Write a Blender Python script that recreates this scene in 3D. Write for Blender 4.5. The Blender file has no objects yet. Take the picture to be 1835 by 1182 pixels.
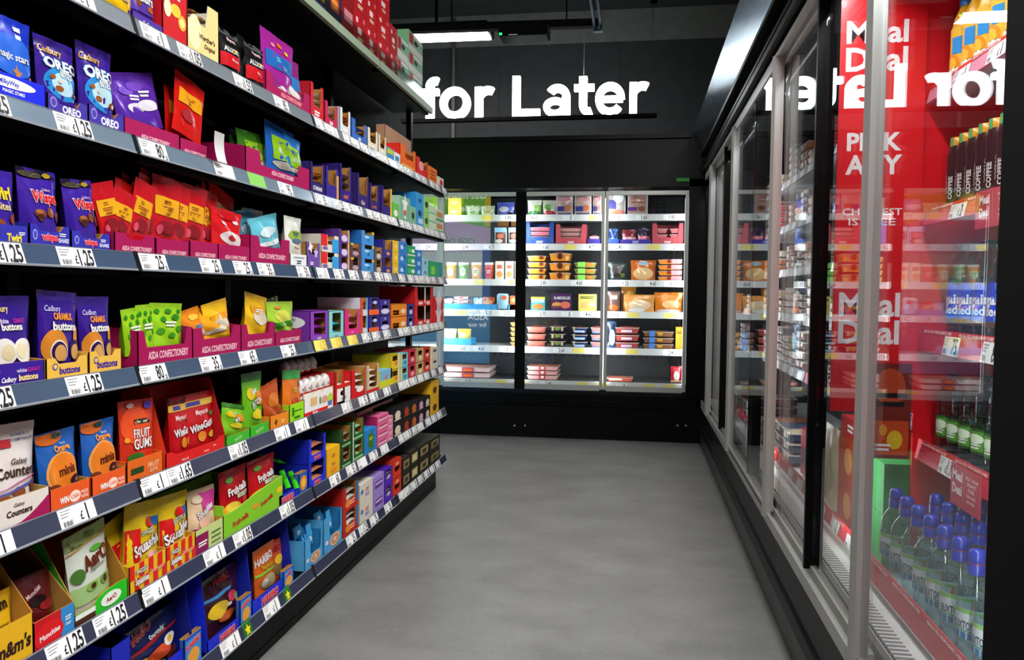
import bpy, math, random
from mathutils import Vector, Matrix
R = math.radians
random.seed(7)
SC = bpy.context.scene
COL = SC.collection

# ------------------------------------------------------------------ camera
FPX, EYE, HORX, HORY, ROLL = 1427.0, 1.19, 1138.0, 523.0, 0.0098
yaw = math.atan((HORX - 917.5) / FPX)
pit = math.atan((591.0 - HORY) / FPX)
FWD = Vector((-math.sin(yaw) * math.cos(pit), math.cos(yaw) * math.cos(pit), -math.sin(pit)))
RT0 = Vector((math.cos(yaw), math.sin(yaw), 0))
UP0 = RT0.cross(FWD)
RT = RT0 * math.cos(ROLL) + UP0 * math.sin(ROLL)
UPV = UP0 * math.cos(ROLL) - RT0 * math.sin(ROLL)
cam_d = bpy.data.cameras.new('camera')
cam_d.sensor_width = 36.0
cam_d.lens = FPX / 1835.0 * 36.0
cam_d.clip_start = 0.05
cam = bpy.data.objects.new('camera', cam_d)
COL.objects.link(cam)
cam.matrix_world = Matrix(((RT.x, UPV.x, -FWD.x, 0), (RT.y, UPV.y, -FWD.y, 0), (RT.z, UPV.z, -FWD.z, EYE), (0, 0, 0, 1)))
SC.camera = cam
# ------------------------------------------------------------------ world, exposure
w = bpy.data.worlds.new('store_ambient'); SC.world = w; w.use_nodes = True
w.node_tree.nodes['Background'].inputs[0].default_value = (0.75, 0.85, 1, 1)
w.node_tree.nodes['Background'].inputs[1].default_value = 0.02
vs = SC.view_settings
vs.view_transform = 'Standard'; vs.look = 'None'; vs.gamma = 1; vs.use_curve_mapping = False
vs.exposure = 0.0
SC.cycles.transparent_max_bounces = 32
SC.cycles.max_bounces = 8
SC.cycles.diffuse_bounces = 3
SC.cycles.glossy_bounces = 4
SC.cycles.sample_clamp_indirect = 4.0

# ceiling panels over the aisle (their lamps); the panel bodies are built further down
LAMPS = [(0.3, -1.6, 1.3), (0.5, 0.7, 1.3), (0.45, 2.8, 1.3), (-1.95, 6.5, 1.45)]
LAMP_Z, LAMP_W = 3.3, [430, 560, 430, 80]
def area(name, loc, sx, sy, power, rot=(0, 0, 0), color=(1, 1, 1), spread=180):
    l = bpy.data.lights.new(name, 'AREA'); l.shape = 'RECTANGLE'; l.size = sx; l.size_y = sy
    l.energy = power; l.color = color; l.spread = R(spread)
    o = bpy.data.objects.new(name, l); COL.objects.link(o); o.location = loc; o.rotation_euler = rot
    return o
POWER = 0.19
for (lx, ly_, lw), pw in zip(LAMPS, LAMP_W):
    area('ceiling_lamp_light', (lx, ly_, LAMP_Z - 0.03), lw, 0.28, pw * POWER, color=(1, 0.985, 0.96))

# ------------------------------------------------------------------ pixel helpers (surveying the real place)
EYEV = Vector((0, 0, EYE))
def ray(px, py):
    return FWD + RT * ((px - 917.5) / FPX) - UPV * ((py - 591.0) / FPX)
def onX(px, py, X):
    d = ray(px, py); return EYEV + d * (X / d.x)
def onY(px, py, Y):
    d = ray(px, py); return EYEV + d * (Y / d.y)
def lineY(px, X, Z):
    n = RT - FWD * ((px - 917.5) / FPX)
    return -(n.x * X + n.z * (Z - EYE)) / n.y
def lineX(px, Y, Z):
    n = RT - FWD * ((px - 917.5) / FPX)
    return -(n.y * Y + n.z * (Z - EYE)) / n.x

# ------------------------------------------------------------------ colours and materials
def lin(c):
    return c / 12.92 if c <= 0.04045 else ((c + 0.055) / 1.055) ** 2.4
_H = {}
NAMED = dict(white='#f4f4f2', black='#0b0b0c', red='#d3101a', dred='#8e0d14', yellow='#f6c80e', orange='#f0761a', purple='#32157c', dpurple='#26135c',
             violet='#7b2fb0', mag='#b80f58', dmag='#8e0b44', blue='#1331c8', lblue='#3f9fe0', dblue='#141f66', cyan='#35c3d8', green='#2fa32f', dgreen='#0f5a26',
             lime='#96d222', cream='#f0e2b8', tan='#c79a4e', brown='#5b2a12', choc='#7a3b16', caramel='#d98a2a', gold='#c9952b', grey='#8b8f94', lgrey='#c4c8cb',
             pink='#f08bb0', hpink='#e0307c', navy='#1b2340', card='#b9853f', lilac='#a98fd6', mint='#9ed8b4', teal='#1f9a90', butter='#e9b84a', salmon='#e5695a')
def hexc(s):
    if not isinstance(s, str): return s
    if s in _H: return _H[s]
    h = NAMED.get(s, s).lstrip('#')
    r = tuple(lin(int(h[i:i + 2], 16) / 255) for i in (0, 2, 4)) + (1.0,)
    _H[s] = r
    return r
def new_mat(name):
    m = bpy.data.materials.new(name); m.use_nodes = True
    return m, m.node_tree.nodes, m.node_tree.links, m.node_tree.nodes['Principled BSDF']
MATS = {}
def attr_mat(name, rough, metal=0, spec=0.5, coat=0, noise=0.0, scale=40, bump=0.0):
    m, n, l, p = new_mat(name)
    a = n.new('ShaderNodeAttribute'); a.attribute_name = 'Col'
    p.inputs['Roughness'].default_value = rough; p.inputs['Metallic'].default_value = metal
    p.inputs['Specular IOR Level'].default_value = spec; p.inputs['Coat Weight'].default_value = coat
    p.inputs['Coat Roughness'].default_value = 0.08
    tc = n.new('ShaderNodeTexCoord'); nz = n.new('ShaderNodeTexNoise'); nz.inputs['Scale'].default_value = scale
    l.new(tc.outputs['Object'], nz.inputs['Vector'])
    mx = n.new('ShaderNodeMixRGB'); mx.blend_type = 'MULTIPLY'; mx.inputs[0].default_value = noise
    l.new(a.outputs['Color'], mx.inputs[1]); l.new(nz.outputs['Fac'], mx.inputs[2]); l.new(mx.outputs[0], p.inputs['Base Color'])
    if bump:
        b = n.new('ShaderNodeBump'); b.inputs['Strength'].default_value = bump; b.inputs['Distance'].default_value = 0.004
        l.new(nz.outputs['Fac'], b.inputs['Height']); l.new(b.outputs[0], p.inputs['Normal'])
    MATS[name] = m
    return m
attr_mat('foil', 0.22, 0.12, 0.5, 0.1, 0.25, 16, 0.9)
attr_mat('card', 0.55, 0, 0.25, 0, 0.12, 60, 0.05)
attr_mat('print', 0.45, 0, 0.25, 0, 0.0)
attr_mat('plastic', 0.28, 0, 0.5, 0, 0.05, 30)
attr_mat('steel', 0.35, 0.9, 0.5, 0, 0.1, 30)
attr_mat('rail', 0.22, 0.35, 0.6, 0.3, 0.12, 8)
def flat(name, col, rough=0.5, metal=0.0, noise=0.1, scale=(6, 6, 6), emit=0.0, spec=None):
    m, n, l, p = new_mat(name)
    p.inputs['Roughness'].default_value = rough; p.inputs['Metallic'].default_value = metal
    tc = n.new('ShaderNodeTexCoord'); mp = n.new('ShaderNodeMapping'); mp.inputs['Scale'].default_value = scale
    nz = n.new('ShaderNodeTexNoise'); nz.inputs['Detail'].default_value = 6
    l.new(tc.outputs['Object'], mp.inputs[0]); l.new(mp.outputs[0], nz.inputs['Vector'])
    c = hexc(col)
    r = n.new('ShaderNodeValToRGB')
    r.color_ramp.elements[0].position = 0.3; r.color_ramp.elements[1].position = 0.7
    r.color_ramp.elements[0].color = tuple(x * (1 - noise) for x in c[:3]) + (1,)
    r.color_ramp.elements[1].color = tuple(min(1, x * (1 + noise)) for x in c[:3]) + (1,)
    l.new(nz.outputs['Fac'], r.inputs[0]); l.new(r.outputs[0], p.inputs['Base Color'])
    if emit:
        p.inputs['Emission Color'].default_value = c; p.inputs['Emission Strength'].default_value = emit
    if spec is not None: p.inputs['Specular IOR Level'].default_value = spec
    MATS[name] = m
    return m
flat('black_steel', '#020303', 0.4, 0.0, 0.3, spec=.12)
flat('shelf_black', '#020203', 0.6, 0.0, 0.3, spec=.08)
flat('matt_dark', '#030303', 0.8, spec=.15)
flat('brushed_panel', '#6f8290', 0.22, 0.95, 0.25, (1, 1, 40))
flat('alu', '#adaeaa', 0.42, 0.45, 0.08, (30, 30, 1))
flat('cabinet_grey', '#2f3338', 0.5, 0.2, 0.1)
flat('white_steel', '#e2e4e2', 0.4, 0.0, 0.04)
flat('kick_grey', '#3a3a3a', 0.4, 0.5, 0.2, (2, 2, 2))
flat('wall_light', '#6a6963', 0.85, 0, 0.12, (2, 2, 2))
flat('wall_dark', '#2f2f30', 0.85, 0, 0.15, (2, 2, 2))
flat('ceiling_mat', '#2a2b2b', 0.9, 0, 0.2)
flat('lamp_glow', '#ffffff', 0.5, 0, 0, emit=9.0)
flat('sign_glow', '#f1faff', 0.5, 0, 0, emit=6.0)
flat('led_glow', '#f4fbff', 0.5, 0, 0, emit=4.0)
flat('green_led', '#20ff60', 0.5, 0, 0, emit=4.0)
flat('blue_track', '#5d7f95', 0.25, 0.9, 0.1)
# backlit poster: the printed colours glow
m, n, l, p = new_mat('backlit_print')
a = n.new('ShaderNodeAttribute'); a.attribute_name = 'Col'
l.new(a.outputs['Color'], p.inputs['Base Color']); l.new(a.outputs['Color'], p.inputs['Emission Color']); p.inputs['Emission Strength'].default_value = 8.0
MATS['backlit'] = m
# floor
m, n, l, p = new_mat('floor_vinyl')
tc = n.new('ShaderNodeTexCoord'); mp = n.new('ShaderNodeMapping'); mp.inputs['Scale'].default_value = (1.3, 1.9, 1)
n1 = n.new('ShaderNodeTexNoise'); n1.inputs['Scale'].default_value = 2.4; n1.inputs['Detail'].default_value = 8; n1.inputs['Roughness'].default_value = 0.62
n2 = n.new('ShaderNodeTexNoise'); n2.inputs['Scale'].default_value = 45; n2.inputs['Detail'].default_value = 4
l.new(tc.outputs['Object'], mp.inputs[0]); l.new(mp.outputs[0], n1.inputs['Vector']); l.new(mp.outputs[0], n2.inputs['Vector'])
mxn = n.new('ShaderNodeMixRGB'); mxn.inputs[0].default_value = 0.3; l.new(n1.outputs['Fac'], mxn.inputs[1]); l.new(n2.outputs['Fac'], mxn.inputs[2])
cr = n.new('ShaderNodeValToRGB'); cr.color_ramp.elements[0].position = 0.36; cr.color_ramp.elements[1].position = 0.64
cr.color_ramp.elements[0].color = hexc('#6b6b69'); cr.color_ramp.elements[1].color = hexc('#838381')
l.new(mxn.outputs[0], cr.inputs[0]); l.new(cr.outputs[0], p.inputs['Base Color']); p.inputs['Roughness'].default_value = 0.42
bp = n.new('ShaderNodeBump'); bp.inputs['Strength'].default_value = 0.06; l.new(n2.outputs['Fac'], bp.inputs['Height']); l.new(bp.outputs[0], p.inputs['Normal'])
MATS['floor'] = m
# thin clear sheets: transparent with a Schlick reflection at each face
def clear(name, tint, r0=0.04, rough=0.0, scale=1.0):
    m = bpy.data.materials.new(name); m.use_nodes = True; n = m.node_tree.nodes; l = m.node_tree.links
    for x in list(n):
        if x.type != 'OUTPUT_MATERIAL': n.remove(x)
    out = [x for x in n if x.type == 'OUTPUT_MATERIAL'][0]
    g = n.new('ShaderNodeNewGeometry'); d = n.new('ShaderNodeVectorMath'); d.operation = 'DOT_PRODUCT'
    l.new(g.outputs['Incoming'], d.inputs[0]); l.new(g.outputs['Normal'], d.inputs[1])
    def mth(op, a, b=None):
        q = n.new('ShaderNodeMath'); q.operation = op
        for i, x in enumerate((a, b)):
            if x is None: continue
            if isinstance(x, (int, float)): q.inputs[i].default_value = x
            else: l.new(x, q.inputs[i])
        return q.outputs[0]
    c = mth('ABSOLUTE', d.outputs['Value']); c = mth('SUBTRACT', 1.0, c); c = mth('POWER', c, 5.0)
    c = mth('MULTIPLY', c, (1 - r0) * scale); c = mth('ADD', c, r0)
    tr = n.new('ShaderNodeBsdfTransparent'); tr.inputs[0].default_value = hexc(tint)
    gl = n.new('ShaderNodeBsdfGlossy'); gl.inputs['Roughness'].default_value = rough
    mx = n.new('ShaderNodeMixShader'); l.new(c, mx.inputs[0]); l.new(tr.outputs[0], mx.inputs[1]); l.new(gl.outputs[0], mx.inputs[2])
    l.new(mx.outputs[0], out.inputs[0]); MATS[name] = m
clear('door_glass', '#fafcfc')
clear('bottle_clear', '#e2f0f2', 0.09, 0.06, 1.0)
clear('film_clear', '#f4f6f6', 0.08, 0.12, 1.0)
clear('riser_clear', '#eef4f2', 0.12, 0.1, 1.0)

# ------------------------------------------------------------------ mesh builder
class MB:
    def __init__(s): s.v = []; s.f = []; s.c = []; s.m = []; s.s = []
    def face(s, pts, col, m=0, sm=False):
        i = len(s.v); s.v.extend(pts); s.f.append(tuple(range(i, i + len(pts)))); s.c.append(hexc(col)); s.m.append(m); s.s.append(sm)
    def box(s, x0, x1, y0, y1, z0, z1, col='white', m=0, cols=None):
        i = len(s.v)
        s.v.extend([(x0, y0, z0), (x1, y0, z0), (x1, y1, z0), (x0, y1, z0), (x0, y0, z1), (x1, y0, z1), (x1, y1, z1), (x0, y1, z1)])
        for k, q in enumerate(((0, 3, 2, 1), (4, 5, 6, 7), (0, 1, 5, 4), (1, 2, 6, 5), (2, 3, 7, 6), (3, 0, 4, 7))):
            s.f.append(tuple(i + a for a in q)); s.c.append(hexc(cols[k] if cols else col)); s.m.append(m); s.s.append(False)
    def grid(s, fn, nu, nv, col, m=0, sm=True, flip=False):
        i = len(s.v); cf = callable(col)
        for b in range(nv + 1):
            for a in range(nu + 1): s.v.append(fn(a / nu, b / nv))
        for b in range(nv):
            for a in range(nu):
                q = (i + b * (nu + 1) + a, i + b * (nu + 1) + a + 1, i + (b + 1) * (nu + 1) + a + 1, i + (b + 1) * (nu + 1) + a)
                s.f.append(q[::-1] if flip else q); s.c.append(hexc(col((a + .5) / nu, (b + .5) / nv) if cf else col)); s.m.append(m); s.s.append(sm)
    def prism(s, poly, fn, t, col, back=None, edge=None, m=0):
        # poly: 2-D outline, fn(a, b, d) -> point at depth d
        n_ = len(poly); i = len(s.v)
        s.v.extend([fn(a, b, 0) for a, b in poly]); s.v.extend([fn(a, b, t) for a, b in poly])
        s.f.append(tuple(range(i, i + n_))); s.f.append(tuple(range(i + 2 * n_ - 1, i + n_ - 1, -1)))
        s.c += [hexc(col), hexc(back or col)]; s.m += [m, m]; s.s += [False, False]
        for k in range(n_):
            j = (k + 1) % n_
            s.f.append((i + k, i + n_ + k, i + n_ + j, i + j)); s.c.append(hexc(edge or back or col)); s.m.append(m); s.s.append(False)
    def lathe(s, prof, seg=16, cx=0, cy=0, z0=0, col='white', m=0, cap=True):
        i = len(s.v); n_ = len(prof)
        for r, z in prof:
            for k in range(seg):
                a = 2 * math.pi * k / seg; s.v.append((cx + r * math.cos(a), cy + r * math.sin(a), z0 + z))
        for j in range(n_ - 1):
            for k in range(seg):
                q = (k + 1) % seg
                s.f.append((i + j * seg + k, i + j * seg + q, i + (j + 1) * seg + q, i + (j + 1) * seg + k))
                s.c.append(hexc(col(j) if callable(col) else col)); s.m.append(m); s.s.append(True)
        if cap:
            for j, rev in ((0, True), (n_ - 1, False)):
                q = [i + j * seg + k for k in range(seg)]
                s.f.append(tuple(q[::-1] if rev else q)); s.c.append(hexc(col(min(j, n_ - 2)) if callable(col) else col)); s.m.append(m); s.s.append(False)
    def mesh(s, name, mats):
        me = bpy.data.meshes.new(name); me.from_pydata(s.v, [], s.f)
        for x in mats: me.materials.append(MATS[x])
        me.polygons.foreach_set('material_index', s.m); me.polygons.foreach_set('use_smooth', s.s)
        at = me.color_attributes.new('Col', 'FLOAT_COLOR', 'CORNER')
        buf = []
        for f, c in zip(s.f, s.c): buf.extend(c * len(f))
        at.data.foreach_set('color', buf)
        me.update()
        return me
    def build(s, name, mats, parent=None, loc=None, rot=None):
        return link(name, s.mesh(name, mats if isinstance(mats, (list, tuple)) else [mats]), parent, loc, rot)
def link(name, me, parent=None, loc=None, rot=None):
    o = bpy.data.objects.new(name, me); COL.objects.link(o)
    if parent: o.parent = parent
    if loc is not None: o.location = loc
    if rot is not None: o.rotation_euler = rot
    return o
LABELS = {}
def tag(o, label, cat, group=None):
    o['label'] = label; o['category'] = cat
    if group: o['group'] = group
    LABELS.setdefault(label, []).append((o.name, group))
    return o
def struct(o, label=None):
    o['kind'] = 'structure'
    if label: o['label'] = label; o['category'] = o.name.split('_')[0]
    return o
def thing(name, loc, label, cat, group=None, rot=None):
    return tag(link(name, None, None, loc, rot), label, cat, group)
def copy_tree(o, parent=None):
    c = o.copy(); COL.objects.link(c); c.parent = parent
    for ch in list(o.children): copy_tree(ch, c)
    return c

# ------------------------------------------------------------------ lettering and printed shapes
_T = {}
UNREAD = set('SOUR CHERRY LACES STRAWBERRY laces TUBES Apples fizzy fox mini bars nut herb fruits MILK BAR chew chews POLO Bacon MEAT VEGETARIAN NUT Sweet sweets bon Lindor meal lime splash herb salad soup fruit foods dips cash'.split()) | {'PIK', '& MIX', '7'}
def textgeo(s, bold):
    k = (s, bold)
    if k not in _T:
        cu = bpy.data.curves.new('lettering', 'FONT'); cu.body = s; cu.size = 1; cu.offset = bold; cu.resolution_u = 2; cu.fill_mode = 'BOTH'
        ob = bpy.data.objects.new('lettering', cu); me = ob.to_mesh()
        vs_ = [(v.co.x, v.co.y) for v in me.vertices]; fs = [tuple(p.vertices) for p in me.polygons]
        ob.to_mesh_clear(); bpy.data.objects.remove(ob); bpy.data.curves.remove(cu)
        if vs_:
            x0 = min(a for a, b in vs_); x1 = max(a for a, b in vs_)
        else: x0 = x1 = 0
        _T[k] = ([((a - (x0 + x1) / 2) / .69, (b - .345) / .69) for a, b in vs_], fs, (x1 - x0) / .69)
    return _T[k]
def decals(mb, F, W, H, items, m=1, base=0.0009):
    """print items on the surface F(u, v, off); u, v in 0..1 over W x H metres"""
    for k, it in enumerate(items):
        off = base + 0.00022 * k
        t = it[0]
        if t == 'T' and it[1] in UNREAD:   # lettering too small to read in the place: plain bars
            _, s, cx, cy, hh, col = it[:6]; o = it[6] if len(it) > 6 else {}
            hw_ = min(hh * H * len(s) * .32 / W, o.get('w', .92) / 2)
            for dy in (-.28, .28):
                decals(mb, F, W, H, [('R', max(.01, cx - hw_), min(.99, cx + hw_ * (.8 if dy < 0 else 1)), cy + (dy - .16) * hh, cy + (dy + .16) * hh, col)], m, off)
            continue
        if t == 'T':   # text, cx, cy, height frac of H, colour, opts
            _, s, cx, cy, hh, col = it[:6]; o = it[6] if len(it) > 6 else {}
            hh *= H
            bold = min(.04, o.get('b', 0.02) * .7)
            V, Fc, tw = textgeo(s, bold)
            if not V: continue
            kx = hh
            mw = o.get('w', .92) * W
            kx = min(hh * o.get('kx', 1.0), mw / tw) if not o.get('fit') else mw / tw
            sl = o.get('s', 0); ro = R(o.get('r', 0)); ca, sa = math.cos(ro), math.sin(ro)
            def P(a, b, q):
                X = a * kx + b * hh * sl; Y = b * hh
                X, Y = X * ca - Y * sa, X * sa + Y * ca
                return F(cx + X / W, cy + Y / H, q)
            if 'o' in o:
                V2, F2, _ = textgeo(s, bold + min(.045, o.get('ow', .05) * .7))
                i = len(mb.v); mb.v.extend([P(a, b, off) for a, b in V2])
                for f in F2:
                    mb.f.append(tuple(i + j for j in f)); mb.c.append(hexc(o['o'])); mb.m.append(m); mb.s.append(False)
            i = len(mb.v); mb.v.extend([P(a, b, off + (.0006 if 'o' in o else 0)) for a, b in V])
            for f in Fc:
                mb.f.append(tuple(i + j for j in f)); mb.c.append(hexc(col)); mb.m.append(m); mb.s.append(False)
        elif t == 'E':  # ellipse
            _, cx, cy, rx, ry, col = it[:6]; rings, seg = 3, 20
            i = len(mb.v); mb.v.append(F(cx, cy, off))
            for r_ in range(1, rings + 1):
                for q in range(seg):
                    a = 2 * math.pi * q / seg
                    mb.v.append(F(min(.985, max(.015, cx + rx * r_ / rings * math.cos(a))), min(.99, max(.01, cy + ry * r_ / rings * math.sin(a))), off))
            for r_ in range(rings):
                for q in range(seg):
                    q2 = (q + 1) % seg
                    f = (i, i + 1 + q, i + 1 + q2) if r_ == 0 else (i + 1 + (r_ - 1) * seg + q, i + 1 + r_ * seg + q, i + 1 + r_ * seg + q2, i + 1 + (r_ - 1) * seg + q2)
                    mb.f.append(f); mb.c.append(hexc(col)); mb.m.append(m); mb.s.append(True)
        elif t == 'R':  # rectangle, optional shear
            _, a0, a1, b0, b1, col = it[:6]; sh = it[6] if len(it) > 6 else 0
            nu = max(1, int((a1 - a0) * 8)); nv = max(1, int((b1 - b0) * 8))
            mb.grid(lambda u, v: F(a0 + (a1 - a0) * u, b0 + (b1 - b0) * v + sh * u, off), nu, nv, col, m)
        elif t == 'B':  # band between two curves
            _, lo, hi, col = it[:4]
            mb.grid(lambda u, v: F(u, lo(u) + (hi(u) - lo(u)) * v, off), 10, 3, col, m)
        elif t == 'P':  # star / blob: centre, radii list
            _, cx, cy, rr, r2, npt, col = it[:7]
            i = len(mb.v); mb.v.append(F(cx, cy, off)); N = npt * 2
            for q in range(N):
                a = 2 * math.pi * q / N + .3; r_ = rr if q % 2 == 0 else r2
                mb.v.append(F(cx + r_ * math.cos(a), cy + r_ * math.sin(a) * W / H, off))
            for q in range(N):
                mb.f.append((i, i + 1 + q, i + 1 + (q + 1) % N)); mb.c.append(hexc(col)); mb.m.append(m); mb.s.append(True)
T = lambda txt, cx, cy, h, col, **o: ('T', txt, cx, cy, h, col, o)
E = lambda *a: ('E',) + a
RC = lambda *a: ('R',) + a
BD = lambda *a: ('B',) + a
ST = lambda *a: ('P',) + a
# ------------------------------------------------------------------ the room
GX = 0.525                 # glass plane of the right-hand cooler
BY = 6.45                  # door plane of the far cooler
def sbox(name, a, mat, **k):
    mb = MB(); mb.box(*a); return mb.build(name, mat, **k)
struct(sbox('floor', (-4.5, 3.2, -3.5, 7.9, -0.1, 0), 'floor'))
struct(sbox('ceiling', (-4.5, 3.2, -3.5, 7.9, 3.86, 3.96), 'ceiling_mat'))
mb = MB(); mb.box(-4.5, 3.2, 7.7, 7.8, 0, 3.56 - 0.0, m=0); mb.box(-4.5, 3.2, 7.702, 7.8, 3.56, 3.86, m=1)
for x in (-2.9, -1.35, -.2, 1.0, 2.0):
    mb.box(x, x + .012, 7.694, 7.7, 0, 3.56, m=0); mb.box(x + .3, x + .312, 7.696, 7.702, 3.56, 3.86, m=1)
struct(mb.build('wall_back', ['wall_dark', 'wall_light']))
struct(sbox('wall_left', (-4.6, -4.5, -3.5, 7.9, 0, 3.86), 'wall_dark'))
struct(sbox('wall_right', (3.2, 3.3, -3.5, 7.9, 0, 3.86), 'wall_dark'))
struct(sbox('wall_front', (-4.5, 3.2, -3.6, -3.5, 0, 3.86), 'wall_dark'))
# steel roof strut meeting the wall at upper left, conduit, short bracket
p = onY(812, 22, 7.6)
mb = MB(); mb.prism([(-.03, 0), (.03, 0), (.03, .06), (-.03, .06)], lambda a, b, d: (a + p.x - .28 * d, p.y - 1.2 * d, p.z + b + .35 * d), 1, 'grey')
tag(mb.build('roof_strut', 'kick_grey'), 'grey steel roof strut slanting above the light panel at upper left', 'strut')
p = onY(812, 200, 7.67)
mb = MB(); mb.lathe([(.018, 0), (.018, 1.75)], 10, p.x, 7.672, 2.08, 'lgrey')
for zz in (2.4, 3.1): mb.box(p.x - .03, p.x + .03, 7.66, 7.7, zz, zz + .03)
tag(mb.build('conduit_pipe', 'wall_light'), 'thin grey conduit pipe running up the dark wall behind the lit sign', 'pipe')
p = onY(1172, 6, 7.6)
tag(sbox('ceiling_bracket', (p.x - .03, p.x + .03, 7.5, 7.6, p.z, 3.86), 'matt_dark'), 'small dark bracket hanging from the ceiling right of the cable track', 'bracket')
# ceiling light panels
for i, (lx, ly_, lw) in enumerate(LAMPS):
    if i < 3:
        lab = ['white ceiling light panel over the aisle behind the viewpoint', 'white ceiling light panel over the near aisle', 'white ceiling light panel over the middle of the aisle'][i]
    else: lab = 'bright rectangular ceiling light panel under the black cable track at upper left'
    t = thing('ceiling_light', (lx, ly_, LAMP_Z), lab, 'ceiling light')
    mb = MB(); mb.box(-lw / 2 - .02, lw / 2 + .02, -.16, .16, 0, .05); mb.box(-.3, -.28, -.01, .01, .05, .56); mb.box(.28, .3, -.01, .01, .05, .56)
    mb.build('lamp_housing', 'black_steel', t)
    mb = MB(); mb.box(-lw / 2, lw / 2, -.145, .145, -.012, 0); mb.build('diffuser', 'lamp_glow', t)
# black cable track with box
t = thing('cable_track', (0, 5.5, 0), 'black hanging cable track with a pale end running towards the viewer', 'track')
a = onY(700, 51, 5.5); b = onY(1072, 43, 5.5)
mb = MB(); mb.prism([(a.x - 1.5, a.z - .02), (b.x, b.z - .02), (b.x, b.z + .03), (a.x - 1.5, a.z + .03)], lambda x, z, d: (x, -.03 + d, z), .06, 'black')
for x in (-2.2, -1.3, -.5): mb.box(x, x + .01, -.005, .005, a.z, 3.86)
mb.build('crossbar', 'matt_dark', t)
mb = MB()
for dx in (-.03, .012): mb.box(b.x + dx, b.x + dx + .016, -5.0, .03, b.z - .035, b.z + .015)
mb.box(b.x - .03, b.x + .03, -.01, .03, b.z - .05, b.z - .035)
o = mb.build('side_rail', 'blue_track', t)
c = onY(897, 72, 5.42); d = onY(984, 50, 5.42)
t = thing('sensor_box', (c.x, 5.42, c.z), 'flat black box with a small green light hung under the cable track', 'box')
mb = MB(); wx = d.x - c.x; mb.box(0, wx, -.09, .09, .012, d.z - c.z); mb.build('housing', 'matt_dark', t)
mb = MB(); mb.box(.01, wx - .01, -.085, .085, 0, .012, 'lgrey'); mb.build('underside_cover', 'black_steel', t)
mb = MB(); mb.box(.07, .13, -.094, -.09, .002, .008); mb.build('indicator_strip', 'white_steel', t)
mb = MB(); mb.box(.008, .024, -.096, -.09, .006, .018); mb.build('indicator_light', 'green_led', t)
# illuminated sign
SY = 6.85
z0 = onY(1000, 208, SY).z; zL = onY(935, 137, SY).z
t = thing('illuminated_sign', (0, SY, z0), 'white glowing letters reading for Later on a black support bar', 'sign')
capx = zL - z0
# each letter is built from arcs and bars in units of the capital's height
def arc(cx, cy, rx, ry, a0, a1, n=26, w=.18):
    a0, a1 = R(a0), R(a1); o_, i_ = [], []
    for k in range(n + 1):
        a = a0 + (a1 - a0) * k / n
        o_.append((cx + rx * math.cos(a), cy + ry * math.sin(a))); i_.append((cx + (rx - w) * math.cos(a), cy + (ry - w) * math.sin(a)))
    return ('arc', o_, i_)
def bar(x0, x1, y0, y1): return ('bar', [(x0, y0), (x1, y0), (x1, y1), (x0, y1)])
GL = {'f': [bar(.10, .29, 0, .84), arc(.34, .80, .24, .24, 70, 180), bar(0, .42, .60, .75)],
      'o': [arc(.39, .38, .40, .40, 0, 360, 32)],
      'r': [bar(0, .19, 0, .76), arc(.33, .44, .33, .33, 62, 150, 12)],
      'L': [bar(0, .19, 0, 1), bar(0, .69, 0, .18)],
      'a': [bar(.44, .63, 0, .48), arc(.33, .46, .30, .31, 0, 145, 16), arc(.27, .22, .28, .23, 0, 360, 24, .15)],
      't': [bar(.12, .31, .24, .94), arc(.37, .25, .25, .25, 180, 290, 12), bar(0, .48, .60, .75)],
      'e': [arc(.39, .38, .40, .40, 0, 322, 30), bar(.08, .74, .31, .45)]}
def letter(ch, px0, px1):
    a = onY(px0, 170, SY).x; b = onY(px1, 170, SY).x
    ws = [p_[0] for g in GL[ch] for L_ in g[1:] for p_ in L_]
    x0, x1 = min(ws), max(ws); kx = (b - a) / (x1 - x0); mb = MB()
    P = lambda q, d: (a + (q[0] - x0) * kx, -.03 + d, q[1] * capx)
    for gi, g in enumerate(GL[ch]):
        d0 = .0004 * gi
        if g[0] == 'bar': mb.prism(g[1], lambda u, v, d: P((u, v), d + d0), .06, 'white')
        else:
            for k in range(len(g[1]) - 1):
                mb.prism([g[1][k], g[1][k + 1], g[2][k + 1], g[2][k]], lambda u, v, d: P((u, v), d + d0), .06, 'white')
    mb.build('sign_letter', 'sign_glow', t)
for ch, a, b in (('f', 757, 787), ('o', 789, 843), ('r', 852, 886), ('L', 919, 968), ('a', 974, 1022), ('t', 1029, 1065), ('e', 1067, 1120), ('r', 1128, 1163)):
    letter(ch, a, b)
mb = MB(); xb0 = onY(720, 208, SY).x; xb1 = onY(1177, 208, SY).x
mb.box(xb0, xb1, -.03, .03, -.03, 0); mb.build('support_bar', 'matt_dark', t)
cx = onY(1046, 140, SY).x
mb = MB(); mb.lathe([(.0025, 0), (.0025, 3.86 - z0 - capx)], 6, cx, 0, capx, 'grey'); mb.build('hanging_cable', 'alu', t)
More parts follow.
